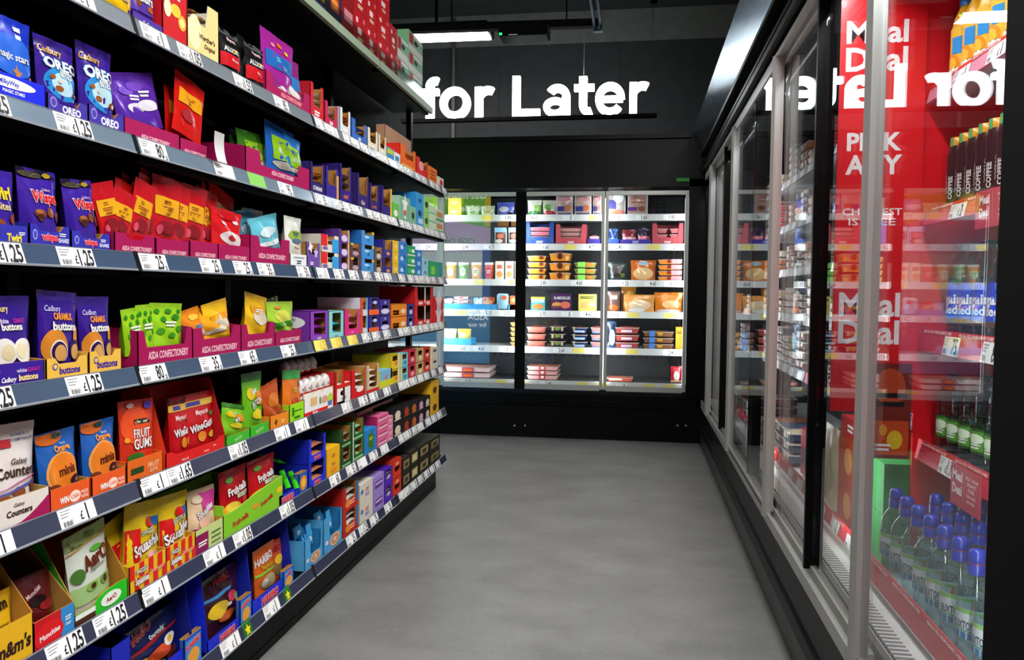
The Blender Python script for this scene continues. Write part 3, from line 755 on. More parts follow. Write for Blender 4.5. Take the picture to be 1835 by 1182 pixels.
# ------------------------------------------------------------------ stocking helpers for the left shelving
X0 = LX - .02
def geoL(x0, x1, yt, sh, inset, zb, X=None):
    X = (X0 - inset) if X is None else X
    zb = SURF[sh] + zb
    ya = lineY(x0, X, zb + .04); yb = lineY(x1, X, zb + .04)
    top = onX((x0 + x1) / 2, yt, X).z
    return yb - ya, max(.01, top - zb), (ya + yb) / 2, zb
def putL(me, label, cat, X, y, z, lean=0, tilt=0, turn=0, group=None, name=None):
    o = link(name or me.name, me, None, (X, y, z), (R(-lean), R(tilt), R(90 + turn)))
    return tag(o, label, cat, group)
SEED = [100]
BAGS, TRAYS = [], []
def settle_bags():
    """seat every bag between the side walls of the tray it stands in"""
    for o, sh, wd, t, turn, yc in BAGS:
        if t < .02: continue
        best = None
        for s2, y0, y1, X, d in TRAYS:
            if s2 == sh and y0 < yc < y1 and X - d < o.location.x < X and (best is None or y1 - y0 > best[1] - best[0]): best = (y0, y1)
        if not best: continue
        y0, y1 = best[0] + .0035, best[1] - .0035; o.location.y = yc + .8 * (o.location.y - yc)
        half = wd / 2 * math.cos(R(turn)) + t / 2 * abs(math.sin(R(turn)))
        f = min(1, max(.7, (y1 - y0) / (2 * half))); o.scale.x = f; half *= f
        o.location.y = clamp(o.location.y, y0 + half, y1 - half) if y1 - y0 > 2 * half else (y0 + y1) / 2
def projx(v):
    d = v - EYEV
    return 917.5 + FPX * d.dot(RT) / d.dot(FWD)
def P(sh, x0, x1, yt, col, items, label, t=.05, inset=.004, zb=.003, lean=8, tilt=0, turn=0, cat='sweet packet', name='sweet_pouch', group=None, X=None, vb=.16, **k):
    SEED[0] += 1
    lean *= .35; base = X0 - inset if X is None else X
    zb_ = SURF[sh] + zb; sl = math.sin(R(lean)); h = .18; ct, st = math.cos(R(turn)), math.sin(R(turn))
    y = lineY((x0 + x1) / 2, base - t / 2, zb_ + .08); wd = .12
    for _ in range(8):
        Xc = base - t * .3 - .003 - abs(st) * wd / 2
        Xm = Xc - .5 * h * sl; Xt = Xc - h * sl
        pl = projx(Vector((Xm + st * wd / 2, y - ct * wd / 2, zb_ + h / 2))); pr = projx(Vector((Xm - st * wd / 2, y + ct * wd / 2, zb_ + h / 2)))
        wd *= (x1 - x0) / max(1, pr - pl); y += lineY(x0, Xm, zb_ + h / 2) - lineY(pl, Xm, zb_ + h / 2)
        h = max(.02, onX((x0 + x1) / 2, yt, Xt).z - zb_)
    me = pouch(wd, h / math.cos(R(lean)), t, col, items, SEED[0], name=name, vb=vb, **k)
    o = putL(me, label, cat, Xc, y, zb_ + .002 + abs(sl) * t * .32 + abs(math.sin(R(tilt))) * wd * .5, lean, tilt, turn, group)
    BAGS.append((o, sh, wd, t, turn, lineY((x0 + x1) / 2, X0, zb_ + .05))); return o
NEXT = dict(zip('BCDEFGH', 'ABCDEFG'))
def headroom(sh, h, zb=0): return h if sh == 'A' else min(h, SH[NEXT[sh]] - .016 - SURF[sh] - zb)
def TR(sh, x0, x1, yt, col, items, label, d=.28, X=None, zb=0, cat='shelf tray', **k):
    wd, h, y, z = geoL(x0, x1, yt, sh, 0, zb, X); h = headroom(sh, h, zb)
    if k.get('hb'): k['hb'] = max(h, k['hb'] if k.pop('big', 0) or k['hb'] > .15 else min(k['hb'], h * 1.15))
    TRAYS.append((sh, y - wd / 2, y + wd / 2, X0 if X is None else X, d))
    return putL(tray(wd - .0015, d, h, col, items, **k), label, cat, X0 if X is None else X, y, z + .0008)
def BOX(sh, x0, x1, yt, n, col, items, desc, d=.19, kind='win', win=(.18, .82, .4, 1.0), bars=None, cat='display box', zb=0, X=None, **k):
    """n display boxes stacked between the shelf and the pixel height yt"""
    wd, H, y, z = geoL(x0, x1, yt, sh, 0, zb, X); H = headroom(sh, H, zb); h = H / n
    X = X0 if X is None else X
    if kind == 'win': me = window_box(wd - .0015, d, h - .0012, col, items, win, **k)
    else: me = carton(wd - .0015, d, h - .0012, col, items, **k)
    for i in range(n):
        pos = '' if n == 1 else (', topmost of its stack' if i == n - 1 else (', lowest of its stack' if i == 0 else ', middle of its stack'))
        if n == 4 and i in (1, 2): pos = (', second from the bottom of its stack', ', third from the bottom of its stack')[i - 1]
        putL(me, desc + ', ' + ORD[sh] + pos, cat, X, y, z + i * h + .0008)
        if bars:
            bc, band, nb = bars; t_ = min((h - .004) * .86 / nb, .034); bw = (wd - .006) * .92
            if not hasattr(me, '_x'): pass
            bm = bar_mesh(.11, bw, t_, bc, band, seed=i)
            for q in range(nb):
                putL(bm, 'wrapped bar inside the ' + desc + ', ' + ORD[sh] + pos.replace(' of its stack', ''), 'sweet bar', X - .004 - .002 * q, y, z + i * h + .004 + q * t_, 0, 0, 0, 'wrapped bars in the ' + desc)
# ================= stock on the left shelving =================
WV = 'white'
def asda(n=1, h=.28, cy=.5, x=.5, w=.8): return [T('ASDA CONFECTIONERY', x, cy, h, '#f0b8c4', w=w, fit=1, b=.03)]
def PINK(sh, x0, x1, yt, label, **k):
    k.setdefault('d', .30); k.setdefault('cy', .3)
    cy = k.pop('cy'); hh = k.pop('th', .2); w_ = k.pop('w', .74)
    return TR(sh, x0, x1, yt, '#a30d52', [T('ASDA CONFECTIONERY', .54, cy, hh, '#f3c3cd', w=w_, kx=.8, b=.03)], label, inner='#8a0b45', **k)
crest = [E(.13, .55, .055, .22, '#9aa0dd'), E(.13, .55, .04, .16, '#3a2a86')]
# ---------- A : top shelf, boxed chocolates
XA = -1.222
def stackA(x0, x1, ytop, n, h, col, items, desc, kind='carton', side=None, d=.21):
    wd, H, y, z = geoL(x0, x1, 60, 'A', 0, 0, XA)
    for i in range(n):
        pos = ['lowest', 'second up', 'third up', 'fourth up'][i]
        me = carton(wd - .002, d, h - .001, col, items, side=side)
        putL(me, desc + ', ' + pos, 'chocolate box', XA, y, z + i * h + .001)
nv = [RC(.22, .78, .35, .88, '#c9772a'), T('MINT', .5, .6, .16, '#f2d9a0', w=.5), RC(.1, .9, .08, .2, '#4a4a78')]
nv2 = [RC(.22, .78, .3, .85, '#b8892c'), E(.5, .58, .2, .2, '#e8c46a'), RC(.1, .9, .06, .18, '#4a4a78')]
nv3 = [RC(.2, .8, .35, .85, '#c24a2c'), E(.5, .6, .22, .16, '#e58c3a')]
rdp = [E(.25, .7, .09, .09, '#f5c8cc'), E(.6, .45, .07, .07, '#e86a70'), RC(.3, .6, .3, .5, '#f0d8d8'), E(.8, .8, .08, .08, '#e86a70'), T('Lindor', .5, .15, .12, '#f0d9b0', w=.7)]
for (a, b, it, nm) in ((472, 505, nv2, 'dark box with gold patch, leftmost stack on the top shelf'), (505, 533, nv, 'dark box with gold patch on the top shelf, left of the orange patch'), (533, 562, nv, 'navy box with bright orange patch on the top shelf'), (562, 587, nv2, 'navy box with gold patch on the top shelf'), (587, 612, nv3, 'navy box with red and orange patch on the top shelf')):
    stackA(a, b, 0, 3, .115, '#26263f', it, nm, side='#1d1d33')
stackA(612, 634, 0, 3, .16, '#8a1018', [RC(.2, .9, .3, .6, '#c88088')], 'dark red box on the top shelf beside the navy boxes', side='#8a1018')
stackA(634, 656, 0, 3, .14, '#b0121c', rdp, 'red box with white card patch on the top shelf, first stack', side='#b0121c')
stackA(656, 675, 0, 3, .13, '#b8141e', rdp, 'red box with white card patch on the top shelf, second stack', side='#a0101a')
stackA(676, 698, 0, 3, .12, '#c2161f', rdp, 'bright red box on the top shelf, stack beside the rail joint', side='#b0121c')
stackA(698, 712, 0, 2, .12, '#b0202a', rdp, 'red box on the top shelf, low stack next to the green packs', side='#a31820')
gm = [RC(.0, 1, .0, .35, '#d8dcd4'), E(.5, .62, .14, .12, '#1d2a20'), RC(.05, .3, .4, .9, '#b5242a'), RC(.3, .95, .82, .94, '#e6efe2')]
stackA(712, 732, 0, 2, .115, '#8fbf9f', gm, 'green and white teacake pack on the top shelf, left stack', side='#7fb090')
stackA(732, 757, 0, 3, .105, '#8fbf9f', gm, 'green and white teacake pack on the top shelf, end stack', side='#8cbf9c')
# ---------- B
P('B', 150, 236, -60, '#f2c40c', [RC(0, .5, .12, .6, '#f8de5a'), T('Original', .75, .30, .1, WV, w=.5, r=-8, o='#d08a10'), T('fox', .3, .4, .12, '#3a6fb0', w=.4)], 'yellow sweet packet labelled Original on the second shelf, left edge', t=.04, lean=2, inset=.0)
TR('B', 236, 292, 34, '#4a2f96', [T('Cadbury', .5, .42, .34, WV, w=.62, s=.25, b=.03)], 'purple display tray on the second shelf down holding an eclairs bag', d=.2)
P('B', 238, 290, -40, '#43208e', [RC(.02, .98, .08, .55, '#5a3aa6'), T('Éclairs', .5, .42, .2, WV, w=1.0, b=.04, o='#26135c'), E(.3, .3, .09, .12, '#8a4a1a'), E(.7, .22, .13, .07, '#b5672a')], 'purple eclairs bag in the purple tray on the second shelf', t=.05, lean=3, inset=.004)
wb = carton(1, 1, 1, 'red')
TR('B', 291, 337, -35, '#c8141e', [T('Butter', .38, .86, .07, WV, w=.55, b=.03), T('Candies', .42, .74, .08, WV, w=.6, b=.03), E(.5, .52, .2, .1, '#f5c23a'), E(.75, .38, .16, .12, '#f2a83a'), E(.18, .5, .14, .14, '#f6e6b8'), E(.75, .38, .1, .07, '#fbe08a')], 'red upright butter candies carton beside the cream display tray', d=.06, hb=.2, inner='#c8141e', ds=.2, cat='sweet carton')
TR('B', 334, 392, 5, '#f0d28c', [E(.24, .4, .2, .3, '#f7e3b0'), T("Werther's", .62, .38, .09, '#3a2410', w=.62, s=.1, b=.03), T('Original', .7, .24, .08, '#3a2410', w=.5, s=.1), RC(0, 1, 0, .07, '#c99b3f')], 'cream and gold sweet display tray open at the top left', d=.2, wave=lambda u: .58 if u < .62 else (1.0 if u > .66 else .58 + (u - .62) * 10), inner='#e9e2d2')
for k in range(5):
    q = bar_mesh(.09, .02, .014, '#b5862a', '#7a3b16', name='wrapped_candy', seed=k)
    y = lineY(338 + 7 * k, X0 - .03, 1.9)
    putL(q, 'gold and brown wrapped butter candy lying in the cream display tray', 'sweet', X0 - .03 - .01 * (k % 2), y, 1.885 + .013 * (k % 3), 10, 0, 60 + 12 * k, 'candies in the cream tray')
als = [RC(0, 1, 0, .36, '#d8202a'), T('Maynards', .5, .76, .09, WV, w=.8, o='red', ow=.1), T('ALLSORTS', .5, .48, .13, WV, w=.95, b=.04), T('Maynards', .55, .22, .07, WV, w=.6), E(.6, .5, .06, .04, 'yellow')]
P('B', 392, 428, 60, '#141414', als, 'black and red liquorice allsorts bag on the second shelf, left one', t=.05, lean=3, hdr='#55585a', back='#141414')
P('B', 425, 438, 66, '#1a1a1a', [RC(0, 1, 0, .25, '#2a2a2c')], 'narrow black liquorice bag between the two allsorts bags', t=.04, lean=3, inset=.03)
P('B', 438, 472, 84, '#141414', als, 'black and red liquorice allsorts bag on the second shelf, right one', t=.05, lean=3, hdr='#55585a')
TR('B', 476, 556, 148, '#a30d52', [T('ASDA CONFECTIONERY', .55, .32, .17, '#e9a9a0', w=.7, kx=.8, b=.03)], 'pink confectionery tray on the second shelf down', d=.22, hb=.13, notch=(.72, .035), inner='#8a0b45')
P('B', 470, 528, 70, '#a92a9c', [RC(.08, .92, .3, .62, '#2c6fc4'), T('PIK', .4, .5, .1, '#7fd0f0', w=.5), T('& MIX', .6, .38, .08, '#7fd0f0', w=.5), E(.5, .82, .08, .05, 'orange'), E(.7, .74, .06, .04, 'yellow'), E(.3, .76, .06, .04, 'pink')], 'magenta and blue sweet bag standing in the pink tray', t=.06, lean=-3, inset=.02, zb=.03)
P('B', 526, 545, 118, '#8e2a7c', [RC(.1, .9, .15, .5, '#2f7fc8')], 'small magenta and blue bag at the right of the pink tray', t=.05, lean=6, inset=.02, zb=.03)
for k in range(3): P('B', 494 + 17 * k, 516 + 17 * k, 135 + 12 * k, '#d8d8da', [E(.5, .4, .3, .2, '#e9e6e0')], 'clear bag of white sweets lying in the pink tray on the second shelf', t=.05, lean=18, inset=.012, zb=.01, lo=True, group='clear bags of white sweets', name='sweet_bag')
for (a, b, yt, c, bc, ds_) in ((556, 580, 152, '#c21824', ('#e9e0e0', '#c21824', 5), 'red and white chocolate display box'), (582, 605, 185, '#b81f4a', ('#e6c9d4', '#a31840', 3), 'crimson and white display box'), (609, 628, 196, '#d8dce0', ('#c2202a', None, 3), 'white display box with red bars'),
        (630, 658, 218, '#3566b8', ('#3c78cc', '#e8e4d8', 3), 'blue display box with white bars'), (659, 677, 232, '#e8dfc8', ('#5b4636', '#e8dfc8', 3), 'cream display box with brown bars, left'), (678, 692, 243, '#e8dfc8', ('#5b4636', '#e8dfc8', 2), 'cream display box with brown bars, right')):
    BOX('B', a, b, yt, 1, c, [T('bars', .5, .2, .14, WV, w=.6), RC(.1, .9, .05, .1, WV)], ds_, bars=bc, win=(.22, .82, .38, 1.0), d=.2)
TR('B', 690, 737, 238, '#b98d6c', [], 'large open brown cardboard box deep on the second shelf end', X=-1.27, d=.05, inner='#b98d6c', cat='cardboard box')
BOX('B', 693, 706, 265, 1, '#2b8fc8', [RC(.1, .9, .5, .9, '#c8c83a')], 'blue and yellow carton', kind='carton', side='#c9c53a')
BOX('B', 706, 717, 274, 1, '#e6ecf0', [RC(.2, .8, .3, .7, '#3a90b0')], 'white sweet carton', kind='carton')
BOX('B', 717, 745, 264, 1, '#f0681a', [T('nut', .5, .55, .2, '#7a1c10', w=.6), RC(.1, .9, .1, .2, '#f8a83a')], 'orange display box', bars=('#f8821e', '#c8281a', 3), win=(.3, .85, .5, 1.0), side='#e02818')
BOX('B', 746, 767, 285, 1, '#e0242a', [E(.4, .6, .2, .25, '#f5a0a4')], 'red display box', bars=('#e8383a', '#f8b0a8', 3), win=(.3, .9, .5, 1.0))
BOX('B', 768, 783, 300, 1, '#f07a20', [RC(.2, .8, .3, .36, '#7a2a10'), RC(.2, .8, .5, .56, '#7a2a10'), RC(.2, .8, .7, .76, '#7a2a10')], 'orange striped carton', kind='carton')
BOX('B', 784, 795, 318, 1, '#ece6da', [E(.6, .5, .25, .3, '#d8303a')], 'small white carton with red spot', kind='carton')
# ---------- C
mw = [E(.5, .68, .36, .2, WV), T('MilkyWay', .5, .68, .17, '#2336b8', w=.6, s=.1, b=.04), T('MAGIC STARS', .56, .36, .12, WV, w=.62, b=.03)]
P('C', -40, 60, 32, '#1a35c0', [E(.55, .45, .5, .3, '#2f6be0'), T('magic stars', .55, .44, .1, '#e8f2ff', w=.95, o='#123a9c', b=.03), T('7', .72, .8, .2, '#dfe9ff', s=.2), ST(.6, .2, .13, .06, 5, '#c98a52'), ST(.92, .18, .06, .03, 5, '#c98a52'), E(.2, .6, .12, .08, WV)], 'blue magic stars chocolate pouch at the left edge', t=.05, lean=6, inset=.006)
TR('C', -60, 82, 131, '#1023d8', mw, 'bright blue shelf tray with a white star badge', d=.25, hb=.11)
ob = [RC(0, 1, 0, .30, '#3c1f96'), E(.52, .30, .44, .26, '#2a8fd8'), E(.52, .30, .30, .18, '#bfe6f5'), T('Cadbury', .32, .80, .10, '#c99b4a', w=.6, s=.25, b=.04), T('OREO', .54, .60, .15, WV, w=.88, b=.07, o='#1f6fc0', ow=.07, fit=1), T('BITES', .62, .46, .09, WV, w=.55, b=.05, o='#3fa8d8', ow=.07),
      E(.38, .22, .10, .045, '#a05a28'), E(.80, .17, .11, .05, '#8a4a1e'), E(.24, .38, .06, .035, '#a05a28'), E(.40, .33, .05, .03, '#e8d8c0'), E(.8, .16, .04, .03, '#f0e6d8')]
P('C', 82, 152, 84, '#3a1d90', ob, 'purple and blue cookie bites pouch, left of two', t=.06, lean=5, hdr='#2c1670', inset=.006)
P('C', 154, 224, 96, '#3a1d90', ob, 'purple and blue cookie bites pouch, right of two', t=.06, lean=4, hdr='#2c1670', inset=.006)
od = [T('OREO', .58, .42, .34, '#e6e6ff', w=.5, b=.07), E(.14, .62, .08, .26, '#8a8ad0'), E(.14, .62, .055, .18, '#4c3aa0')]
TR('C', 84, 158, 178, '#40309c', od, 'purple shelf tray under the left cookie bites pouch', d=.25, notch=(.62, .014), hb=.12)
TR('C', 158, 223, 197, '#40309c', od, 'purple shelf tray under the right cookie bites pouch', d=.25, notch=(.62, .014), hb=.12)
for k, (a, b, yt, tl) in enumerate(((212, 268, 158, -10), (248, 318, 165, -14))):
    P('C', a, b, yt, '#5b2aa8', [E(.6, .3, .3, .12, '#ece6f5'), T('mini', .6, .55, .14, WV, w=.5), E(.4, .7, .2, .1, '#7a4ac8')], 'purple sweet bag slumped in the pink tray, ' + ('left' if k == 0 else 'right') + ' one, third shelf', t=.05, lean=16, tilt=tl, inset=.02, zb=.02, wr=1.6)
for k, (a, b, yt) in enumerate(((285, 330, 172), (300, 345, 168), (325, 398, 166))):
    P('C', a, b, yt, '#d81a14', [RC(.12, .88, .42, .7, '#f0a81c'), T('STRAWBERRY', .5, .58, .07, '#b03a10', w=.66), T('laces', .5, .48, .07, '#b03a10', w=.4), E(.45, .22, .22, .12, '#b0303a')], ('deep red jelly sweet bag at the back of the pink tray, third shelf', 'second red jelly sweet bag, half hidden on the third shelf', 'red and yellow jelly sweet bag leaning right on the third shelf')[k], t=.02, lean=6, tilt=(-4, 3, 11)[k], inset=(.05, .04, .012)[k], zb=.03, name='jelly_bag')
PINK('C', 222, 322, 226, 'pink confectionery tray on the third shelf, under the purple bags', hb=.06)
PINK('C', 322, 372, 255, 'pink confectionery tray on the third shelf, under the red bag', hb=.05, w=.9)
for k, (a, b, yt, c) in enumerate(((412, 462, 252, '#2c5a1c'), (434, 490, 246, '#3c7a20'), (478, 531, 232, '#1f5fb8'), (524, 552, 256, '#2a78c8'))):
    P('C', a, b, yt, c, [RC(.15, .85, .2, .72, '#8fbf20'), T('MINT', .5, .58, .12, '#1a4a8c', w=.5), T('SELECTION', .5, .4, .09, '#dff0f8', w=.66), E(.5, .1, .4, .08, '#b8b4a8')], ('dark green mint sweet bag, furthest left', 'green mint sweet bag in the middle', 'blue and lime mint sweet bag, largest', 'blue and lime mint sweet bag, small right one')[k] + ' on the third shelf', t=.05, lean=5, tilt=(0, -3, 2, 3)[k], inset=(.07, .05, .02, .015)[k], zb=.02, wr=1.6, name='mint_bag')
PINK('C', 440, 555, 283, 'deep pink confectionery tray with high sides, third shelf', d=.2, hb=.1, notch=(.62, .04), cy=.35, th=.16, w=.55)
cad = [T('STARBAR', .5, .22, .12, WV, w=.8)]
BOX('C', 556, 582, 293, 1, '#2c1c66', cad, 'dark purple display box with gold bars', bars=('#c99b4a', '#5b3410', 3), win=(.15, .85, .4, 1.0), d=.2)
BOX('C', 584, 607, 300, 1, '#34248a', [RC(.82, 1, 0, .8, '#c99b5a')], 'empty dark purple display box showing brown card', win=(.15, .8, .45, 1.0), d=.2)
BOX('C', 609, 630, 296, 1, '#2c1c78', [T('twirl', .5, .2, .12, '#f08030', w=.7)], 'purple display box with blue wrapped bars', bars=('#2a35b0', '#e6e6f2', 4), win=(.15, .85, .35, 1.0), d=.2)
BOX('C', 640, 661, 313, 1, '#30206c', [T('flake', .5, .2, .12, '#e8c8b0', w=.6)], 'purple display box with pink wrapped bars', bars=('#d8a8b0', '#5b2a6a', 2), win=(.15, .85, .42, 1.0), d=.2)
BOX('C', 662, 679, 330, 1, '#34226e', [T('crunchie', .5, .22, .1, '#e87a50', w=.8)], 'purple display box with golden bars', bars=('#d0a84a', None, 3), win=(.2, .8, .4, 1.0), d=.2)
BOX('C', 683, 702, 335, 1, '#2e1f78', [RC(.86, 1, 0, 1, '#e8c820')], 'purple display box with a yellow edge', bars=('#c8946a', '#3a2080', 3), win=(.2, .82, .35, 1.0), d=.2)
BOX('C', 703, 715, 364, 1, '#68c24a', [E(.5, .4, .3, .2, WV)], 'small green mint carton', kind='carton', side='#2f9a2a')
BOX('C', 716, 735, 353, 1, '#7fb896', [ST(.5, .7, .3, .14, 5, WV), E(.5, .4, .16, .1, '#d86a5a'), E(.5, .2, .1, .06, WV)], 'pale green mint carton with white splash', kind='carton', side='#a9c8b4')
BOX('C', 735, 745, 370, 1, '#86c096', [E(.5, .5, .25, .2, '#2a3a2a')], 'narrow pale green mint carton', kind='carton')
BOX('C', 745, 759, 346, 1, '#3aa0dc', [E(.5, .78, .2, .06, '#184a80'), E(.5, .4, .22, .1, '#123a5c'), RC(.3, .9, .1, .25, '#bfe0f2')], 'tall blue mint carton', kind='carton', side='#2a8ad0', sitems=[T('AIR', .25, .6, .14, WV, w=.4)])
BOX('C', 759, 769, 352, 2, '#9adc78', [E(.5, .5, .28, .2, '#1d3a18')], 'lime green mint carton', kind='carton')
BOX('C', 769, 781, 368, 3, '#d8eecb', [RC(0, 1, .0, .2, '#7fd0a0')], 'pale mint gum box', kind='carton')
BOX('C', 781, 794, 376, 2, '#ece4d4', [RC(.1, .9, .35, .8, '#c8925a'), RC(0, 1, 0, .22, '#2fb060')], 'cream and green gum box', kind='carton')
# ---------- D
P('D', -40, 42, 308, '#3b1f9c', [T('Twirl', .52, .62, .2, '#f5d81c', w=.95, b=.06), T('Bites', .6, .40, .12, '#f3d68a', w=.6, b=.03), E(.85, .2, .14, .1, '#8a4620'), E(.4, .12, .2, .07, '#8a4620')], 'purple pouch with yellow Twirl Bites lettering at the left edge', t=.06, lean=5)
wsp = [T('Wispa', .54, .57, .16, '#e0202a', w=.7, b=.07, o='#f6f0f2', ow=.07), T('Cadbury', .62, .69, .04, '#e8c0c8', w=.3), E(.36, .30, .15, .07, '#7a3d1c'), E(.36, .24, .1, .06, '#4a1f10'), E(.62, .33, .10, .08, '#8a4822'), E(.84, .27, .08, .09, '#7a3d1c'), E(.34, .33, .1, .035, '#a86a3c'), E(.3, .9, .3, .05, '#4a4432'), E(.7, .92, .1, .04, '#b59a2a')]
P('D', 40, 120, 309, '#3b1f9c', wsp, 'purple pouch with red Wispa lettering, left of two', t=.06, lean=5, hdr='#15102e')
P('D', 122, 176, 329, '#3b1f9c', wsp, 'purple pouch with red Wispa lettering, right of two', t=.06, lean=7, tilt=-4, hdr='#15102e')
wd_ = crest[:1] + [E(.13, .55, .035, .16, '#3a3ab0'), T('wispa', .48, .5, .3, '#e23a4a', w=.4, b=.07, o='#f3e6ee'), T('MILK', .8, .62, .16, '#d5dcf2', w=.22), T('SHARE', .82, .38, .18, '#d5dcf2', w=.26, b=.04)]
TR('D', -40, 51, 402, '#2f2fa6', [T('Twirl', .7, .4, .36, '#f5d81c', w=.3, b=.05), T('MILK', .86, .62, .16, '#d5dcf2', w=.2), E(.1, .5, .05, .2, '#5a5ac0')], 'blue shelf tray under the yellow lettered pouch', d=.25, hb=.1)
TR('D', 52, 126, 404, '#2f2fa6', wd_, 'blue shelf tray under the left red lettered pouch', d=.25, notch=(.68, .012), hb=.1)
TR('D', 127, 198, 417, '#2f2fa6', wd_, 'blue shelf tray under the right red lettered pouch', d=.25, notch=(.6, .012), hb=.1)
jb = lambda c: [RC(.08, .92, .38, .68, '#f0b01c'), T('SOUR', .5, .6, .07, '#a8581a', w=.5), T('CHERRY', .5, .5, .07, '#a8581a', w=.7), T('LACES', .5, .42, .05, '#a8581a', w=.5), E(.5, .2, .3, .12, c), E(.25, .14, .1, .08, '#e0506a')]
spots = [(180, 222, 335, -14), (192, 236, 332, 14), (206, 250, 330, 16), (222, 262, 328, 15), (236, 280, 324, 12), (248, 300, 322, 8), (264, 318, 323, 7), (280, 330, 326, 6), (300, 345, 332, 5), (318, 362, 338, 8), (344, 382, 346, 10), (368, 414, 348, 12), (186, 228, 345, 16), (228, 272, 340, 10), (262, 304, 330, 12), (290, 332, 334, 9), (330, 370, 344, 10), (354, 396, 352, 14)]
for k, (a, b, yt, tl) in enumerate(spots):
    P('D', a, b, yt, '#dc1812' if k % 3 else '#c81020', jb('#8e1422'), 'thin red jelly sweet bag with a yellow label, upright in the fourth shelf cluster', t=.016, lean=3 + k % 3 * 2, tilt=tl, inset=.012 + .018 * (k % 3), zb=.02, turn=(k % 3 - 1) * 8, vb=.1, name='jelly_bag', group='red jelly bags on the fourth shelf', wr=1.4)
P('D', 392, 445, 384, '#d8141c', [E(.3, .6, .12, .06, '#f5e6e6'), E(.7, .7, .1, .05, '#f5e6e6'), E(.5, .25, .35, .18, '#e6dcdc'), E(.5, .82, .3, .1, '#c8101c'), E(.45, .25, .12, .08, '#c2202a')], 'red strawberry sweet bag with white flecks, right of the red cluster', t=.06, lean=8, tilt=4, zb=.01, name='strawberry_bag', wr=1.6)
for k, (a, b, yt, c) in enumerate(((434, 470, 386, '#5ab8d8'), (455, 492, 398, '#9cd0e0'), (470, 516, 402, '#6ac8dc'))):
    P('D', a, b, yt, c, [E(.5, .5, .3, .16, '#d8eef2'), T('MINT', .6, .35, .1, '#3a50b0', w=.5), RC(.1, .9, .08, .22, '#eef4f4')], ('pale blue mint bag, back left', 'pale blue mint bag, middle', 'turquoise mint bag, front right')[k] + ' in the pink tray, fourth shelf', t=.04, lean=10, tilt=(-10, -8, -12)[k], inset=(.05, .03, .012)[k], zb=.015, name='mint_bag', wr=1.8)
P('D', 490, 522, 388, '#c9ccc4', [E(.5, .5, .2, .2, '#b8bcb0')], 'pale grey paper bag behind the white herbal pouch', t=.04, lean=6, inset=.07, wr=1.8)
P('D', 514, 553, 392, '#eceee6', [E(.5, .45, .4, .16, '#9cb84a'), T('fruits', .5, .5, .12, '#2a5a6a', w=.7, s=.2), E(.5, .3, .3, .08, '#5a7a9a'), E(.5, .15, .2, .06, '#e6d8c0')], 'white sweet pouch with green leaf print, end of the bay', t=.05, lean=2, zb=.03, wr=1.5)
PINK('D', 205, 278, 420, 'first pink confectionery tray from the left, fourth shelf', hb=.075, notch=(.5, .012))
PINK('D', 279, 339, 430, 'second pink confectionery tray from the left, fourth shelf', hb=.075)
PINK('D', 340, 391, 434, 'third pink confectionery tray from the left, fourth shelf', hb=.06)
PINK('D', 391, 448, 440, 'fourth pink confectionery tray, under the strawberry bag', hb=.06)
PINK('D', 448, 519, 426, 'pink confectionery tray holding the pale blue mint bags', hb=.09, notch=(.6, .03), cy=.32, th=.17)
TR('D', 520, 551, 456, '#e9ecea', [T('herb', .5, .4, .3, '#23304a', w=.5, b=.04), RC(.2, .8, .7, .8, '#8aa0b0')], 'small white tray under the leaf print pouch', d=.2)
BOX('D', 549, 573, 434, 1, '#6a4aa0', [T('MILK', .4, .2, .12, WV, w=.5), ST(.3, .8, .2, .1, 4, '#ece6f0'), ST(.7, .6, .18, .09, 5, '#c8b8e0')], 'lilac shredded edge display box', bars=('#7a5ab0', WV, 3), win=(.2, .85, .55, 1.0), side='#8a6a2a')
BOX('D', 576, 607, 421, 2, '#e4dfcc', [RC(0, .32, .35, 1, '#e01c24'), RC(.6, 1, 0, .8, '#2f9ad8'), E(.2, .22, .15, .1, '#7a5ab0')], 'red, cream and blue display box', bars=('#e9e4da', '#c22a30', 2), win=(.34, .74, .45, 1.0))
BOX('D', 608, 626, 411, 3, '#54358e', [E(.5, .35, .3, .25, '#d8c8e6'), RC(.84, 1, 0, 1, '#d8a87a')], 'purple display box with brown card edge', bars=('#c9bcd8', '#4a2a80', 1), win=(.2, .8, .6, 1.0))
BOX('D', 628, 646, 436, 2, '#5c3d4c', [E(.5, .3, .3, .16, '#b8a0a8'), RC(0, .3, .85, 1, '#e0b81c')], 'plum display box with yellow corner', bars=('#8a6a7a', None, 2), win=(.2, .8, .5, 1.0))
BOX('D', 648, 670, 414, 3, '#3f95dc', [T('BAR', .55, .35, .25, '#12508c', w=.5), RC(.85, 1, .8, 1, '#e8c22a'), E(.4, .55, .2, .1, '#a8d4f2')], 'sky blue display box', bars=('#2f7fd0', WV, 1), win=(.25, .85, .72, 1.0), side='#1f6fc0')
BOX('D', 672, 685, 442, 2, '#6a5a60', [E(.5, .3, .3, .2, '#d0c4b8')], 'grey brown display box', bars=('#a89a90', None, 2), win=(.2, .8, .5, 1.0))
BOX('D', 687, 703, 430, 2, '#2b2a9a', [RC(.35, .7, .12, .3, '#e89a3a')], 'royal blue display box with a deep cutout', bars=('#d8901c', None, 1), win=(.15, .85, .42, 1.0), side='#26268c')
BOX('D', 704, 714, 431, 3, '#f0c020', [E(.5, .5, .2, .2, '#fae080')], 'yellow chewing gum box', kind='carton')
BOX('D', 715, 729, 433, 3, '#2f80d4', [E(.35, .5, .2, .2, '#bfe2f5'), E(.7, .7, .15, .15, '#1450a0')], 'blue chewing gum box', kind='carton')
